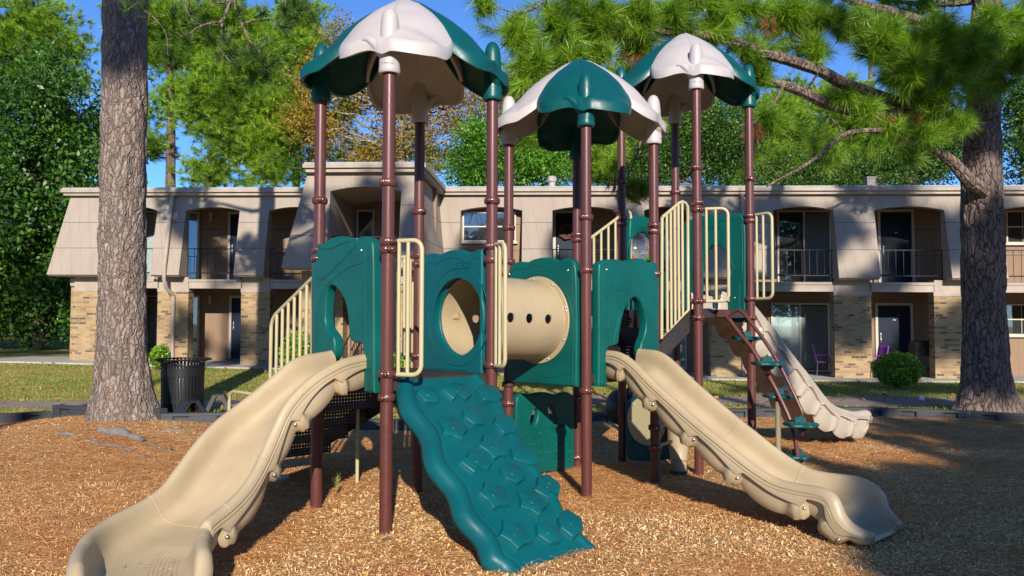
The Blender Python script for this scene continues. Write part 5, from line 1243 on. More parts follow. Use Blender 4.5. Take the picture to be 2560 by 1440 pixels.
# small litter, cone, stick, seedling
def blob(name, px, py, r, m_, label, cat, sq=.6, sd=1):
    g = ground(px, py); k = MB(); rows = []
    for i in range(9):
        row = []
        for j in range(14):
            a, b_ = 2*math.pi*j/14, math.pi*i/8; v = Vector((math.sin(b_)*math.cos(a), math.sin(b_)*math.sin(a), math.cos(b_))); q = r*(1+.45*noise.noise(v*2.2+Vector((px, py, sd))))
            row.append(g+Vector((v.x*q, v.y*q, r*sq*.5+v.z*q*sq)))
        rows.append(row)
    k.grid(rows, wrap=True); tag(k.build(name, m_, None, 25), label, cat); return g
blob('crumpled_cup', 2306, 1001, .07, LITTER, 'crumpled white cup on the grass left of the right pine', 'litter', .8)
blob('plastic_bag', 702, 1200, .085, LITTER, 'crumpled pale plastic bag in the shade of the left slide', 'litter', .45)
blob('pine_cone', 2034, 1108, .055, TWIG, 'brown pine cone on the sunlit chips near the pod climber', 'pine cone', .8)
blob('wood_chunk', 968, 1354, .035, TWIG, 'dark wood chunk on the chips by the nearest post', 'wood chunk', .6)
blob('paper_scrap', 772, 1318, .022, LITTER, 'tiny white paper scrap on the sunlit chips', 'litter', .4)
g = ground(842, 1243); sdl = thing('pine_seedling', 'tiny green pine seedling sprouting from the chips behind the nearest post', 'seedling', g)
k = MB(); k.tube([g, g+Vector((.01, 0, .09)), g+Vector((-.006, 0, .17))], [.004, .003, .002], 5); k.build('stem', TWIG, sdl)
k = MB()
for i in range(42):
    b0_ = g+Vector((0, 0, .05+.13*random.random())); v = Vector((random.gauss(0, .6), random.gauss(0, .6), .9)).normalized()*random.uniform(.05, .10); k.add([b0_-Vector((.003, 0, 0)), b0_+Vector((.003, 0, 0)), b0_+v], [(0, 1, 2)])
k.build('needles', BLADE, sdl, 0)

# chips and needles carried onto the beds of the two front slides
def bed_litter(ctrl, n, lo, nd):
    S = spl(ctrl, 200); out = []
    for _ in range(n):
        i = int(200*(lo+(1-lo)*random.random()**.6)); i = min(i, 192); x, y, zr, hw = S[i]; t = S[min(i+1, 199)]-S[i-1]; L = math.hypot(t[0], t[1]); wv = random.gauss(.06, .10); wv = max(-.15, min(.17, wv))
        out.append((x-t[1]/L*wv, y+t[0]/L*wv, max(zr-.2, gz(x, y)+.075)+.004))
    return np.array(out)
P = np.vstack([bed_litter(LS, 90, .62, 0), bed_litter(RS, 34, .7, 0)]); n = len(P)
V, Fc = slivers(P, RNG.uniform(.012, .05, n), RNG.uniform(.003, .009, n), .12, .004); tag(fast('slide_litter', V, Fc, CHIP), 'scattered chips and needles on the beds of the front slides', 'chips', kind='stuff')
# ------------------------------------------------------------------ trees
def pxell(e, Y):
    px, py, rx, ry = e[:4]; Yc = e[4] if len(e) > 4 else Y
    c = at(px, py, Yc); return np.array(c), np.array([rx*Yc/F, min(rx, ry*1.3)*Yc/F*1.0, ry*Yc/F])
def clumps(ells, n, shell=.5):
    vol = np.array([e[1].prod() for e in ells]); k = RNG.choice(len(ells), n, p=vol**.8/(vol**.8).sum())
    v = RNG.normal(size=(n, 3)); v /= np.linalg.norm(v, axis=1)[:, None]; r = RNG.random(n)**shell
    C = np.array([ells[i][0] for i in k]); S = np.array([ells[i][1] for i in k])
    return C+v*r[:, None]*S, v
def tufts(C, D, n, length, width, spread, droop=.0):
    m = len(C); v = RNG.normal(size=(m, n, 3)); v /= np.linalg.norm(v, axis=2)[:, :, None]
    d = D[:, None, :]+spread*v; d[:, :, 2] -= droop*RNG.random((m, n)); d /= np.linalg.norm(d, axis=2)[:, :, None]
    L = length*(.65+.5*RNG.random((m, n, 1))); p = np.cross(d, RNG.normal(size=(m, n, 3))); p /= np.linalg.norm(p, axis=2)[:, :, None]
    b0 = C[:, None, :]-D[:, None, :]*length*.45*RNG.random((m, n, 1))
    V = np.stack([b0-p*width, b0+p*width, b0+d*L], 2).reshape(-1, 3); return V, np.arange(len(V)).reshape(-1, 3)
def limbs(mb, base_pts, targets, r0, wig=.06, n=6, k=5):
    for t in targets:
        t = Vector(t); b_ = min(base_pts, key=lambda q: (q-t).length+1.2*max(0, q.z-t.z+.15*(q.xy-t.xy).length)); L = (t-b_).length
        P = []
        for i in range(n+1):
            u = i/n; q = b_.lerp(t, u); q += Vector((random.gauss(0, wig), random.gauss(0, wig), random.gauss(0, wig)))*L*math.sin(math.pi*u)*.8; q.z += .10*L*math.sin(math.pi*u); P.append(q)
        mb.tube(P, [r0*(1-.85*i/n) for i in range(n+1)], k)
def trunkline(px0, py0, px1, py1, Y, r0, r1, z0=None, n=12, Yt=None):
    a = at(px0, py0, Y); b_ = at(px1, py1, Yt or Y); P = []
    if z0 is not None: a.z = z0
    for i in range(n+1): u = i/n; q = a.lerp(b_, u); q += Vector((.12*math.sin(u*5+px0), 0, 0))*min(1, r0*3); P.append(q)
    return P, [r0+(r1-r0)*i/n for i in range(n+1)]
def tree(name, label, Y, ells, trunk, kind, n, size, mat, barkm, grp, cl=None, nl=20, lr=.10, sparse=.5, per=14, sig=.42, blob=22, brad=1.0):
    tp, tr = trunkline(*trunk); root = thing(name, label, 'tree', (tp[0].x, Y, tp[0].z), grp)
    mb = MB(); mb.tube(tp, tr, 10); E_ = [pxell(e, Y) for e in ells]
    nc = max(6, n//per); C, v = clumps(E_, nc, sparse); pick = RNG.choice(nc, min(nl, nc), replace=False)
    limbs(mb, tp[3:], [C[i] for i in pick], lr)
    mb.build('trunk', barkm, root)
    if kind == 'pine':
        D = v*np.array([1, 1, .5])+np.array([0, 0, .55]); D /= np.linalg.norm(D, axis=1)[:, None]
        sub = np.repeat(C, per, 0)+RNG.normal(size=(nc*per, 3))*sig*np.array([1, 1, .6]); DD = np.repeat(D, per, 0)+RNG.normal(size=(nc*per, 3))*.45; DD /= np.linalg.norm(DD, axis=1)[:, None]
        V, Fc = tufts(sub, DD, 26, size, size*.034, .75, .25)
    else:
        nb = max(8, int(nc/blob)); Bc, Bv = clumps(E_, nb, .4); k_ = RNG.integers(0, nb, nc); q_ = RNG.normal(size=(nc, 3)); q_[:, 2] += .25; q_ /= np.linalg.norm(q_, axis=1)[:, None]
        C = Bc[k_]+q_*(brad*(.55+.6*RNG.random(nb))[k_]*RNG.random(nc)**.3)[:, None]
        sub = np.repeat(C, per, 0)+RNG.normal(size=(nc*per, 3))*sig*.6; V, Fc = leafcards(sub, size, np.repeat(q_, per, 0), .3)
    fast('crown', V, Fc, mat, root); return root
G1 = 'pines behind the building'; G2 = 'broadleaf trees behind the building'
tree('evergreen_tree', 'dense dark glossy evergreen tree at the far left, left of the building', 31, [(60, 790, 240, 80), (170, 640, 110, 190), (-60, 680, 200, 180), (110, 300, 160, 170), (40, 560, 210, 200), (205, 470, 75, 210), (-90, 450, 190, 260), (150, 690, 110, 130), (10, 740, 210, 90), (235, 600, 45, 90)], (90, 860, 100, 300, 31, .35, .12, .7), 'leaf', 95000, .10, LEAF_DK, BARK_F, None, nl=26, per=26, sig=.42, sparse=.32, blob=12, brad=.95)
tree('pine_tree', 'tall pine rising behind the dense left tree', 40, [(40, 50, 150, 80), (165, 110, 65, 55), (110, 170, 110, 45), (-70, 140, 130, 110), (195, 195, 55, 40), (60, 120, 90, 60)], (90, 800, 70, -60, 40, .3, .15, 1), 'pine', 3000, .42, NEEDLE_F, BARK_F, G1, nl=24)
tree('pine_tree', 'bright green pine with a bare forked trunk just right of the left pine', 36, [(430, 40, 90, 55), (490, 140, 95, 50), (392, 120, 50, 60), (395, 265, 50, 45), (450, 225, 50, 26), (360, 60, 60, 60), (380, 370, 30, 30)], (432, 600, 415, -30, 36, .26, .12), 'pine', 3000, .40, NEEDLE_F, BARK_F, G1, nl=22)
tree('pine_tree', 'broad bright green pine filling the sky left of the big petal roof', 35, [(560, 60, 95, 60), (620, 160, 105, 55), (550, 225, 100, 48), (645, 275, 110, 52), (505, 275, 50, 34), (550, 325, 90, 34), (705, 325, 65, 55), (620, 372, 100, 36), (500, 425, 75, 34), (690, 420, 80, 36), (735, 245, 45, 55), (600, 448, 50, 18)], (520, 600, 560, -20, 35, .24, .1), 'pine', 5600, .40, NEEDLE_F, BARK_F, G1, nl=30)
tree('pine_tree', 'darker pine top between the broad pine and the autumn oak', 41, [(745, 50, 55, 70), (720, 135, 60, 60), (770, 110, 30, 50), (680, 90, 30, 40)], (735, 600, 742, -10, 41, .25, .08), 'pine', 1600, .40, NEEDLE_F, BARK_F, G1, nl=14)
tree('oak_tree', 'thin autumn oak with pale branches and orange brown leaves', 33, [(830, 100, 80, 50), (765, 200, 60, 75), (790, 320, 80, 75), (880, 210, 70, 60), (1010, 340, 120, 70), (1150, 260, 90, 70), (1190, 350, 70, 50), (900, 400, 90, 40), (1090, 425, 90, 34), (1265, 245, 50, 40), (1000, 230, 110, 60)], (990, 600, 1000, 300, 33, .26, .12), 'leaf', 25000, .065, LEAF_YL, BARK_O, G2, brad=.7, blob=9, nl=130, lr=.07, per=22, sig=.42, sparse=.35)
tree('broadleaf_tree', 'fresh green broadleaf tree left of the low petal roof', 29.5, [(1260, 390, 105, 65), (1355, 420, 65, 45), (1185, 410, 60, 45), (1300, 320, 55, 38), (1390, 450, 60, 25)], (1290, 600, 1280, 380, 29.5, .2, .08), 'leaf', 34000, .06, LEAF_MD, BARK_F, G2, nl=18, per=26, sig=.34, sparse=.35)
tree('pine_tree', 'pine behind the low petal roof', 38, [(1420, 300, 90, 60), (1480, 420, 90, 45), (1560, 330, 90, 65), (1600, 430, 90, 36), (1510, 230, 100, 60), (1330, 230, 70, 50)], (1520, 600, 1530, 150, 38, .25, .1), 'pine', 3600, .42, NEEDLE_F, BARK_F, G1, nl=18)
tree('broadleaf_tree', 'vine covered mid green tree between the low and the tall petal roofs', 31, [(1700, 400, 100, 60), (1800, 350, 95, 75), (1660, 330, 60, 60), (1780, 440, 110, 25), (1610, 420, 60, 40)], (1740, 600, 1740, 330, 31, .2, .08), 'leaf', 34000, .06, LEAF_M2, BARK_F, G2, nl=18, per=26, sig=.38, sparse=.35)
tree('pine_tree', 'pine just right of the tall petal roof, behind the roofline', 36, [(1900, 340, 100, 80), (1990, 400, 110, 52), (1950, 280, 65, 55), (1850, 430, 90, 30), (2040, 440, 80, 24)], (1940, 600, 1945, 230, 36, .25, .1), 'pine', 3400, .40, NEEDLE_F, BARK_F, G1, nl=18)
tree('pine_tree', 'pine behind the bent limbs of the right pine', 37, [(2120, 330, 110, 70), (2060, 420, 90, 40), (2200, 390, 90, 52), (2110, 250, 65, 45), (2260, 300, 60, 60)], (2130, 600, 2120, 220, 37, .25, .1), 'pine', 3400, .40, NEEDLE_F, BARK_F, G1, nl=18)
tree('broadleaf_tree', 'low leafy tree behind the white roof vent', 30, [(2280, 425, 105, 40), (2180, 440, 90, 22), (2350, 390, 55, 55), (2060, 447, 80, 16), (1940, 450, 70, 14)], (2280, 600, 2290, 400, 30, .16, .06), 'leaf', 26000, .06, LEAF_M2, BARK_F, G2, nl=14, per=26, sig=.3, sparse=.35)
tree('broadleaf_tree', 'yellow green leafy tree at the far right behind the right pine', 28, [(2545, 320, 48, 90), (2565, 420, 60, 50), (2620, 300, 70, 110), (2405, 430, 36, 36), (2550, 230, 40, 40)], (2600, 600, 2590, 260, 28, .2, .08), 'leaf', 15000, .065, LEAF_M2, BARK_F, G2, nl=14, per=26, sig=.32, sparse=.4)
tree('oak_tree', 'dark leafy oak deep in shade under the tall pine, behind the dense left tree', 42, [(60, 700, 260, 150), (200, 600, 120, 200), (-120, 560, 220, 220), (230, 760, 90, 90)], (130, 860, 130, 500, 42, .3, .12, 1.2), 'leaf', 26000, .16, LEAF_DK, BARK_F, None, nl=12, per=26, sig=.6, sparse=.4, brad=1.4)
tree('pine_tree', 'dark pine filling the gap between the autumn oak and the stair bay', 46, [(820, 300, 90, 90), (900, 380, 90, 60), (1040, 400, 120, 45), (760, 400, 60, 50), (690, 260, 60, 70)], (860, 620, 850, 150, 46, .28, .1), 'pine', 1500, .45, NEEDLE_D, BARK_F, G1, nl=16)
tree('pine_tree', 'dark pine between the two leafy trees behind the low petal roof', 44, [(1450, 380, 110, 80), (1600, 400, 120, 60), (1560, 250, 120, 80), (1760, 300, 110, 80), (1680, 220, 90, 60)], (1560, 620, 1560, 120, 44, .28, .1), 'pine', 2600, .45, NEEDLE_F, BARK_F, G1, nl=16)
tree('pine_tree', 'dark pine behind the bare dead limb of the right pine', 45, [(1960, 340, 120, 80), (2120, 400, 140, 60), (2280, 340, 110, 70), (2380, 400, 70, 60), (2040, 240, 90, 50)], (2180, 620, 2180, 150, 45, .28, .1), 'pine', 2400, .45, NEEDLE_F, BARK_F, G1, nl=16)
# ---- the two big pines of the playground: displaced bark, limbs, needle brushes
def big_trunk(cx, cy, prof_, lean, ztop, barkm, root, seed, roots, nth=150, fine=8.0):
    rows = []; g = gz(cx, cy)-.12; zs = list(np.arange(g, 7.6, .033))+list(np.arange(7.6, ztop, .35))
    for z in zs:
        h = z-g; row = []; rb = float(np.interp(h, [q[0] for q in prof_], [q[1] for q in prof_])); ox, oy = lean(h)
        for j in range(nth):
            a = 2*math.pi*j/nth; c_, s_ = math.cos(a), math.sin(a); r = rb
            fl_ = math.exp(-h/.32)
            r += fl_*sum(amp*max(0, math.cos(a-ra))**pw for ra, amp, pw in roots)
            if z < 7.6:
                p = Vector((c_*rb*4.2, s_*rb*4.2, z*1.35+seed)); p += Vector((noise.noise(p*1.7), noise.noise(p*1.7+Vector((7, 3, 1))), noise.noise(p*1.7+Vector((1, 9, 4)))))*.3
                dd = noise.voronoi(p)[0]; e = min(1, (dd[1]-dd[0])*3.0)
                p2 = p*2.3; d2 = noise.voronoi(p2)[0]; e2 = min(1, (d2[1]-d2[0])*3)
                r += .024*e*(1-.35*noise.noise(p*3))+.009*e2+.012*noise.noise(Vector((c_*1.2, s_*1.2, z*.6+seed)))
            row.append((cx+ox+c_*r, cy+oy+s_*r, z))
        rows.append(row)
    V = np.array(rows).reshape(-1, 3); H = len(rows); i = np.arange(H-1)[:, None]*nth; j = np.arange(nth)[None]; jn = (j+1) % nth
    Fc = np.stack([i+j, i+jn, i+nth+jn, i+nth+j], 2).reshape(-1, 4); o = fast('trunk', V, Fc, barkm, root); o.data.polygons.foreach_set('use_smooth', [True]*len(Fc)); return o
def brush(E_, n, per, length, width, mat, root, src, twr=.012, droop=.35, up=.35, spread=.85, shell=.45, name='needles', twigs=True, sub=4):
    """needle brushes round twig ends, twigs joined to the nearest limb point"""
    C, v = clumps(E_, n, shell); D = v*np.array([1, 1, .6])+np.array([0, 0, up])+RNG.normal(size=v.shape)*.35; D /= np.linalg.norm(D, axis=1)[:, None]
    cs = np.repeat(C, sub, 0)-np.repeat(D, sub, 0)*np.tile(np.arange(sub), n)[:, None]*length*.16; V, Fc = tufts(cs, np.repeat(D, sub, 0), per//sub, length, width, spread, droop)
    o = fast(name, V, Fc, mat, root)
    if twigs:
        mb = MB(); lim = [Vector(q) for q in src]; anch = list(lim)
        for c_, d_ in sorted(zip(C.tolist(), D.tolist()), key=lambda q: min((Vector(q[0])-l).length for l in lim)):
            c_ = Vector(c_); d_ = Vector(d_); b_ = min(anch, key=lambda q: (q-c_).length); L = (c_-b_).length
            m1 = b_.lerp(c_, .45)+Vector((random.gauss(0, .08), random.gauss(0, .08), random.gauss(0, .08)-.05))*L; m2 = c_-d_*min(.3*L, .25)
            mb.tube([b_, m1, m2, c_], [twr*(.8 if L < 1 else 1.2), twr*.8, twr*.6, twr*.4], 4, cap=False)
            anch += [m1, m2]
        mb.build('twigs', TWIG, root)
    return o
LTR = thing('pine_tree', 'thick grey barked pine trunk standing in the chip bed at the left', 'tree', (LT[0], LT[1], gz(*LT)))
big_trunk(LT[0], LT[1], [(0, .49), (.15, .44), (.35, .405), (.7, .365), (1.3, .335), (2.2, .325), (4, .312), (7, .30), (11, .24), (15, .12)], lambda h: (-.035*min(h, 1.0)-.012*h, 0), 15, BARK_G, LTR, 3.3, [(-.25, .22, 5), (.5, .16, 6), (-1.3, .06, 4), (-2.2, .08, 5), (3.0, .12, 6), (1.6, .15, 5)])
lim = []; mb = MB()
for (zz, a, L, dz) in [(7.4, -.5, 3.0, .9), (8.0, 1.2, 3.6, 1.1), (8.6, 2.6, 3.2, 1.0), (9.2, -1.6, 3.2, 1.2), (9.8, .3, 3.3, 1.3), (10.4, 3.7, 3.0, 1.3), (11.2, -.9, 2.6, 1.3), (12, 1.9, 2.4, 1.2), (12.8, 4.6, 2, 1.1), (13.6, .8, 1.8, 1)]:
    b_ = Vector((LT[0]-.012*zz, LT[1], zz)); P = [b_+Vector((math.cos(a)*L*u, math.sin(a)*L*u, dz*u*u+.12*math.sin(u*7+zz))) for u in np.linspace(0, 1, 7)]; mb.tube(P, [.085*(1-.8*u) for u in np.linspace(0, 1, 7)], 7); lim += P[2:]
# the drooping branch that hangs into the top of the picture
br = [[(705, -330), (690, -200), (640, -120), (610, -60), (588, -10)], [(588, -10), (592, 30), (605, 60), (622, 100), (640, 130), (668, 170)], [(580, 0), (565, 30), (555, 52), (530, 58), (508, 62), (480, 80), (462, 88)], [(556, 50), (553, 90), (553, 125), (572, 150), (585, 162)], [(605, 58), (640, 52), (676, 50), (700, 55), (712, 60)], [(590, -10), (560, 6), (530, 4), (505, -10)], [(468, -20), (466, 20), (480, 50), (500, 62)], [(690, -200), (705, -80), (712, -20), (715, 20), (722, 50)], [(722, -100), (745, -20), (760, 10), (765, 30)], [(360, 25), (395, 55), (415, 88), (420, 140)], [(553, 60), (575, 90), (590, 115)], [(622, 100), (640, 118), (655, 135), (660, 150)]]
hang = []
for i, L in enumerate(br):
    P = [at(px, py, 10.4+.12*math.sin(i*2.1)+.002*(px-600)) for px, py in L]; w_ = .034 if i == 0 else .022 if i in (1, 2) else .014; Q = [Vector(q) for q in spl([tuple(q) for q in P], 5*len(P))]; mb.tube(Q, [w_*(1-.55*u/len(Q)) for u in range(len(Q))], 6, cap=False); hang.append(Q)
j0 = hang[0][0]; b_ = Vector((LT[0]-.1, LT[1], 8.4)); mb.tube([b_, b_.lerp(j0, .5)+Vector((0, 0, .5)), j0], [.06, .05, .034], 7)
mb.build('limb', BARK_D, LTR)
ends = [(588, 158), (462, 90), (712, 60), (480, 22), (436, 18), (668, 175), (590, 120), (560, 90), (520, 88), (655, 140), (640, 130), (545, 135), (665, 30), (765, 20), (716, 20), (740, 40), (505, 60), (600, 20), (575, 145), (690, 150), (722, 70), (420, 130), (360, 10), (560, 10), (610, 130), (628, 110), (316, 8), (780, 40), (735, 8)]
Cn = np.array([tuple(at(px, py, 10.4+.1*random.gauss(0, 1))) for px, py in ends]); D = RNG.normal(size=Cn.shape)*.5+np.array([0, -.1, .25]); D /= np.linalg.norm(D, axis=1)[:, None]
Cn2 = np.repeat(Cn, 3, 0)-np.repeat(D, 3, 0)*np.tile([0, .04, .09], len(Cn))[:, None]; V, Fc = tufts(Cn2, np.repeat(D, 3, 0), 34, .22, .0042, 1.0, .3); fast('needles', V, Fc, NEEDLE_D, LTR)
E_ = [(np.array(q), np.array((1.0, 1.0, .55))) for q in lim[4::5]]+[(np.array((LT[0], LT[1], 14.2)), np.array((1.4, 1.4, 1.2)))]
brush(E_, 800, 60, .32, .009, NEEDLE, LTR, lim, .014)
RTR = thing('pine_tree', 'large dark barked pine at the right with low limbs and long needles', 'tree', (RT[0], RT[1], gz(*RT)))
big_trunk(RT[0], RT[1], [(0, .47), (.2, .42), (.5, .385), (1.0, .352), (2, .33), (3.4, .33), (4.0, .32), (4.6, .295), (6, .25), (9, .2), (13, .1)], lambda h: (.02*max(0, h-3.4)**1.6*1.0, 0), 13, BARK_D, RTR, 8.1, [(-.2, .30, 4), (-1.2, .12, 5), (-2.6, .22, 4), (3.1, .15, 5), (1.5, .15, 5)], 140)
LB = [[(2455, 480, 13.8, .13), (2420, 455, 13.6, .12), (2385, 415, 13.5, .10), (2350, 385, 13.4, .09), (2325, 365, 13.3, .08), (2290, 340, 13.2, .06), (2250, 310, 13, .05)],
      [(2480, 330, 14, .13), (2400, 310, 13.6, .13), (2330, 290, 13.3, .12), (2250, 285, 13.1, .115), (2174, 276, 13, .11), (2088, 267, 12.8, .10), (2010, 233, 12.6, .085), (1958, 215, 12.5, .075), (1902, 207, 12.4, .06), (1840, 200, 12.2, .04), (1780, 190, 12, .03)],
      [(2330, 290, 13.3, .11), (2230, 250, 13, .10), (2130, 215, 12.7, .10), (2066, 185, 12.5, .095), (2001, 159, 12.3, .09), (1915, 133, 12, .085), (1829, 103, 11.8, .075), (1743, 86, 11.6, .06), (1660, 80, 11.4, .05), (1560, 60, 11.3, .035), (1460, 70, 11.2, .025), (1380, 110, 11.1, .018)],
      [(2510, 130, 14.2, .11), (2420, 90, 13.6, .10), (2324, 52, 13.2, .09), (2217, 26, 12.8, .08), (2100, -10, 12.5, .06)],
      [(2290, 345, 13.2, .05), (2230, 330, 12.9, .045), (2174, 323, 12.7, .045), (2109, 336, 12.6, .04), (2044, 388, 12.5, .032), (1980, 435, 12.4, .024), (1920, 466, 12.3, .016)],
      [(2109, 336, 12.6, .025), (2090, 310, 12.6, .02), (2065, 292, 12.6, .014)], [(1743, 86, 11.6, .03), (1700, 150, 11.5, .025), (1640, 260, 11.6, .02), (1600, 380, 11.7, .015), (1565, 450, 11.8, .01)], [(2530, 180, 14.1, .09), (2560, 150, 13.8, .08), (2620, 100, 13.5, .06)], [(2324, 52, 13.2, .03), (2300, 100, 12.9, .03), (2265, 160, 12.7, .02)],
      [(1560, 60, 11.3, .025), (1480, 20, 11.2, .02), (1400, -20, 11, .016)], [(1400, -30, 11, .02), (1330, 20, 10.9, .016), (1270, 28, 10.9, .012), (1220, 5, 10.9, .008)], [(2010, 233, 12.6, .03), (2040, 190, 12.4, .02), (2045, 160, 12.3, .012)], [(1958, 215, 12.5, .02), (1930, 260, 12.3, .02), (1900, 300, 12.2, .015), (1850, 310, 12.1, .01)]]
mb = MB(); src = []
for L in LB:
    P = [tuple(at(a, b_, c)) + (r,) for a, b_, c, r in L]; Q = spl(P, 6*len(P))
    Q = [(Vector(q[:3])+Vector((noise.noise(Vector(q[:3])*1.5), 0, noise.noise(Vector(q[:3])*1.5+Vector((5, 5, 5)))))*.05, q[3]) for q in Q]
    mb.tube([q for q, _ in Q], [r for _, r in Q], 8); src += [q for q, _ in Q[4::3]]
for (zz, a, L, dz) in [(7.6, 2.6, 3.0, 1.0), (8.4, .2, 3.0, 1.0), (8.2, -2.4, 3.0, 1.0), (9.0, 4.0, 2.8, 1.0), (9.6, 1.5, 2.6, 1.0), (10.4, 3.0, 2.4, 1.0), (11.2, 5.2, 2.0, 1.0)]:
    b_ = Vector((RT[0]+.3, RT[1], zz)); P = [b_+Vector((math.cos(a)*L*u, math.sin(a)*L*u, dz*u*u)) for u in np.linspace(0, 1, 6)]; mb.tube(P, [.07*(1-.8*u) for u in np.linspace(0, 1, 6)], 6); src += P[2:]
mb.build('limb', BARK_D, RTR)
cl = [(1215, 10, 40, 30, 10.9), (1290, 80, 50, 50, 11), (1330, 160, 60, 50, 11), (1300, 215, 40, 30, 11), (1400, 60, 70, 60, 11.1), (1420, 150, 60, 50, 11.2), (1500, 60, 70, 60, 11.2), (1490, 130, 50, 30, 11.3), (1580, 40, 70, 50, 11.3), (1600, 110, 60, 40, 11.6), (1680, 40, 60, 50, 11.5), (1720, 90, 40, 30, 11.8), (1790, 60, 60, 50, 11.8), (1850, 20, 70, 40, 12), (1860, 120, 50, 35, 12), (1960, 30, 70, 45, 12.3), (1900, 180, 50, 40, 12.3), (2050, 40, 70, 40, 12.4), (2040, 120, 45, 40, 12.4), (2130, 60, 60, 40, 12.6), (2200, 100, 70, 60, 12.7), (2270, 170, 75, 75, 12.6), (2320, 110, 90, 70, 12.8), (2410, 130, 80, 70, 13), (2480, 60, 70, 60, 13.2), (2330, 230, 80, 55, 12.9), (2380, 310, 60, 36, 13), (2310, 330, 60, 30, 12.9), (2230, 320, 50, 25, 12.8), (2110, 240, 50, 30, 12.7), (2170, 270, 40, 22, 12.7), (2490, 190, 50, 45, 13.2), (2540, 130, 60, 60, 13.3), (2280, 390, 40, 20, 13), (1930, 300, 50, 35, 12.2), (1330, 330, 60, 36, 11.8), (1400, 260, 40, 30, 11.6), (1590, 470, 60, 26, 11.8), (1540, 400, 40, 40, 11.9), (2580, 40, 60, 60, 13.4), (1450, 0, 80, 30, 11), (1750, 0, 80, 30, 11.6)]
E_ = [pxell(q[:4], q[4]) for q in cl]
brush(E_, 1700, 110, .29, .0042, NEEDLE, RTR, src, .011, up=.25, droop=.45)
brush([pxell(q[:4], q[4]) for q in [(1500, 80, 320, 100, 11.6), (1950, 60, 260, 60, 12.5), (2350, 190, 150, 140, 13.2), (1350, 190, 130, 110, 11.4), (2120, 350, 220, 60, 13)]], 420, 70, .27, .0034, NEEDLE, RTR, src, .008, up=.0, droop=.8, spread=1.0)
dk = [(1920, 120, 60, 40, 12.5), (2000, 110, 60, 50, 12.7), (1620, 300, 60, 60, 12.2), (1560, 200, 60, 40, 12), (2050, 400, 60, 40, 13), (1880, 400, 50, 40, 12.8), (1660, 180, 50, 40, 12)]
brush([pxell(q[:4], q[4]) for q in dk], 110, 80, .25, .003, NEEDLE, RTR, src, .009, up=.1)
rd = [(1460, 150, 8, 20, 11.2), (1920, 70, 25, 30, 12), (1560, 470, 60, 30, 11.8), (2200, 300, 50, 20, 12.8), (2290, 300, 50, 24, 12.9), (1800, 90, 30, 20, 11.8), (1890, 330, 30, 30, 12.2), (1600, 140, 60, 20, 11.5), (2240, 340, 40, 12, 12.8)]
brush([pxell(q[:4], q[4]) for q in rd], 70, 60, .18, .003, NEEDLE_R, RTR, src, .008, up=-.7, droop=1.2, spread=.6, name='dead_needles', twigs=False)
E_ = [(np.array(q), np.array((.9, .9, .5))) for q in src[-28::3]]
brush(E_, 420, 60, .32, .009, NEEDLE, RTR, src[-28:], .013)
# ---- pines behind the photographer, known by the shade they throw on the chips and the facade
SX, SZ = -SUND.x/SUND.y, -SUND.z/SUND.y
def shade_pine(x, y, h, targets, n, label):
    """crown pads placed along the sun's rays from the ground or wall they shade: (X, Y, Z, half width, half depth)"""
    root = thing('pine_tree', label, 'tree', (x, y, 0), 'pines behind the viewpoint'); mb = MB(); tk = [Vector((x+.1*math.sin(z), y, z)) for z in np.linspace(-.1, h, 16)]; mb.tube(tk, list(np.linspace(.32, .08, 16)), 12); L_ = []; E_ = []
    for X_, Y_, Z_, rx, rz in targets:
        d = Y_-y; c = Vector((X_+SX*d, y, Z_+SZ*d)); E_.append((np.array(c), np.array((rx, 1.3, rz))))
        b_ = min(tk, key=lambda q: abs(q.z-c.z+.6)); P = [b_.lerp(c, u)+Vector((0, 0, .25*math.sin(math.pi*u))) for u in np.linspace(0, 1, 7)]; mb.tube(P, [.09*(1-.75*u) for u in np.linspace(0, 1, 7)], 6); L_ += P[1:]
    mb.build('trunk', BARK_G, root); brush(E_, n, 60, .32, .012, NEEDLE, root, L_, .014, shell=.6); return root
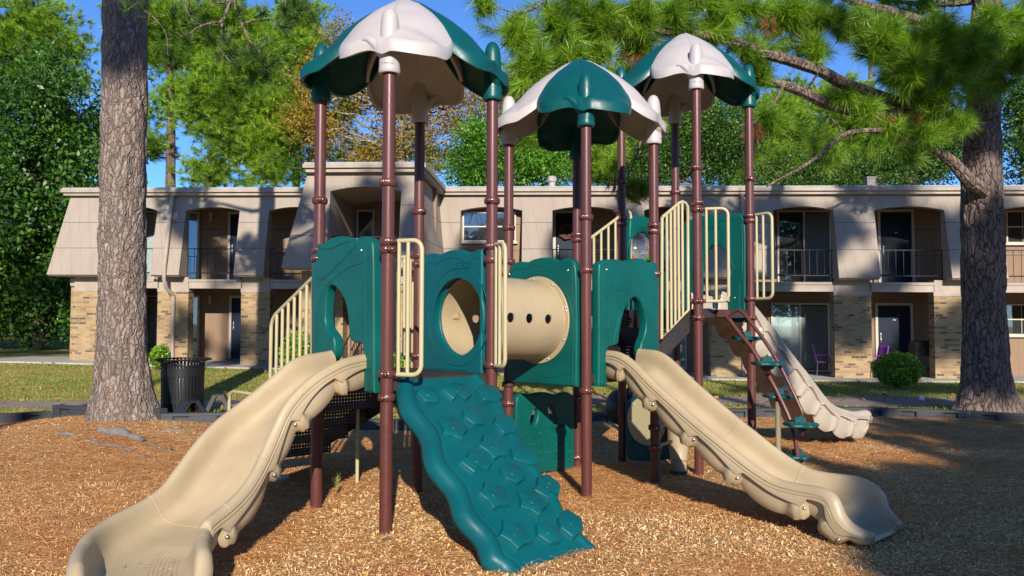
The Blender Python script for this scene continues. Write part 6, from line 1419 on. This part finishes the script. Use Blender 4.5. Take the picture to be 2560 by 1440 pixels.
SHADE = [(6.0, -10, 14, [(3.75, 6.2, 0, 1.35, .55), (4.7, 7.7, 0, 1.5, .45), (3.3, 5.0, 0, .95, .4), (5.5, 6, 0, 1.5, .6)], 1600, 'pine behind the viewpoint shading the exit of the right slide'),
 (9.5, -11, 18, [(6.9, 9.8, 0, 1.6, .5), (7.2, 11.8, 0, 2.0, .6), (6.3, 8.9, 0, 1.3, .35), (8.6, 14, 1.0, 1.0, .6), (8.75, 14, 3.3, .7, .45), (8.4, 14, 5.2, 1.0, .5), (10.5, 20, 0, 2.5, .8)], 1500, 'pine right of the viewpoint shading the right pine'),
 (9.0, -19, 24, [(5.8, 23, 3.7, 1.1, 0.92), (7.6, 23, 4.9, 1.34, 0.4), (9.6, 23, 4.2, 0.85, 0.8), (9.9, 23, 1.6, 0.98, 0.92), (11.3, 23, 5.1, 0.98, 0.46), (12.6, 23, 3.9, 0.85, 0.92), (12.8, 23, 1.2, 0.98, 0.8), (8.3, 23, 1.2, 0.98, 0.92), (6.3, 23, 1.5, 0.98, 0.69), (7.5, 18.5, 0.1, 2.44, 0.57), (14, 23, 4.5, 0.98, 0.69), (3.2, 23, 4.6, 0.98, 0.57), (1.6, 23, 3.9, 0.61, 0.69), (10.8, 23, 2.7, 0.98, 0.34)], 2100, 'tall pine far behind the viewpoint shading the right of the building'),
 (-4.0, -19, 23, [(-9.3, 23, 4.4, .5, .6), (-8.6, 23, 1.4, .8, .6), (-7.0, 23, 3.5, .6, .7), (-7.3, 23, 1.2, .6, .6), (-5.8, 20, 4.5, .7, .5), (-5.0, 20, 3.2, .6, .5), (-6.2, 22, 2.0, .7, .6), (-3.4, 20, 5.0, .8, .3), (-2.6, 20, 3.8, .4, .7), (-.9, 22, 4.2, .7, .7), (-10, 23, 2.0, .4, .4), (-9.8, 23, 5.0, .7, .2)], 1300, 'tall pine far behind the viewpoint shading the stair bay'),
 (-13, -16, 25, [(-19.5, 29, .6, 4.6, 1.2), (-17, 29, 3.2, 2.0, 1.0), (-22, 28, 3.5, 2.5, 1.2)], 900, 'pine far left behind the viewpoint shading the foot of the dense left tree')]
def back_tree(x, y, h, r, label):
    root = thing('broadleaf_tree', label, 'tree', (x, y, gz(x, y)), 'broadleaf trees behind the viewpoint'); mb = MB(); mb.tube([(x, y, -.1), (x+.1, y, h*.5), (x, y, h*.8)], [.22, .16, .05], 8); mb.build('trunk', BARK_F, root)
    n = 5200; v = RNG.normal(size=(n, 3)); v /= np.linalg.norm(v, axis=1)[:, None]; P = v*(RNG.random(n)**.3)[:, None]*np.array([r, r*.8, h*.45])+np.array([x, y, h*.55]); V, Fc = leafcards(P, .32, v); fast('crown', V, Fc, LEAF_DK, root)
for i, (x, y, h, r) in enumerate([(-27, -34, 13.5, 5.5), (-17, -36, 14, 6), (-7, -35, 13, 5.5), (3, -37, 14.5, 6), (13, -35, 13.5, 5.5), (23, -36, 14, 6), (33, -34, 13.5, 5.5)]):
    back_tree(x, y, h, r, 'leafy tree behind the viewpoint mirrored in the '+['far left sliding door', 'left sliding doors', 'stair hall window', 'double window with the pale sill', 'upper right sliding door', 'ground floor vertical blinds', 'far right windows'][i])
for q in SHADE: shade_pine(*q)
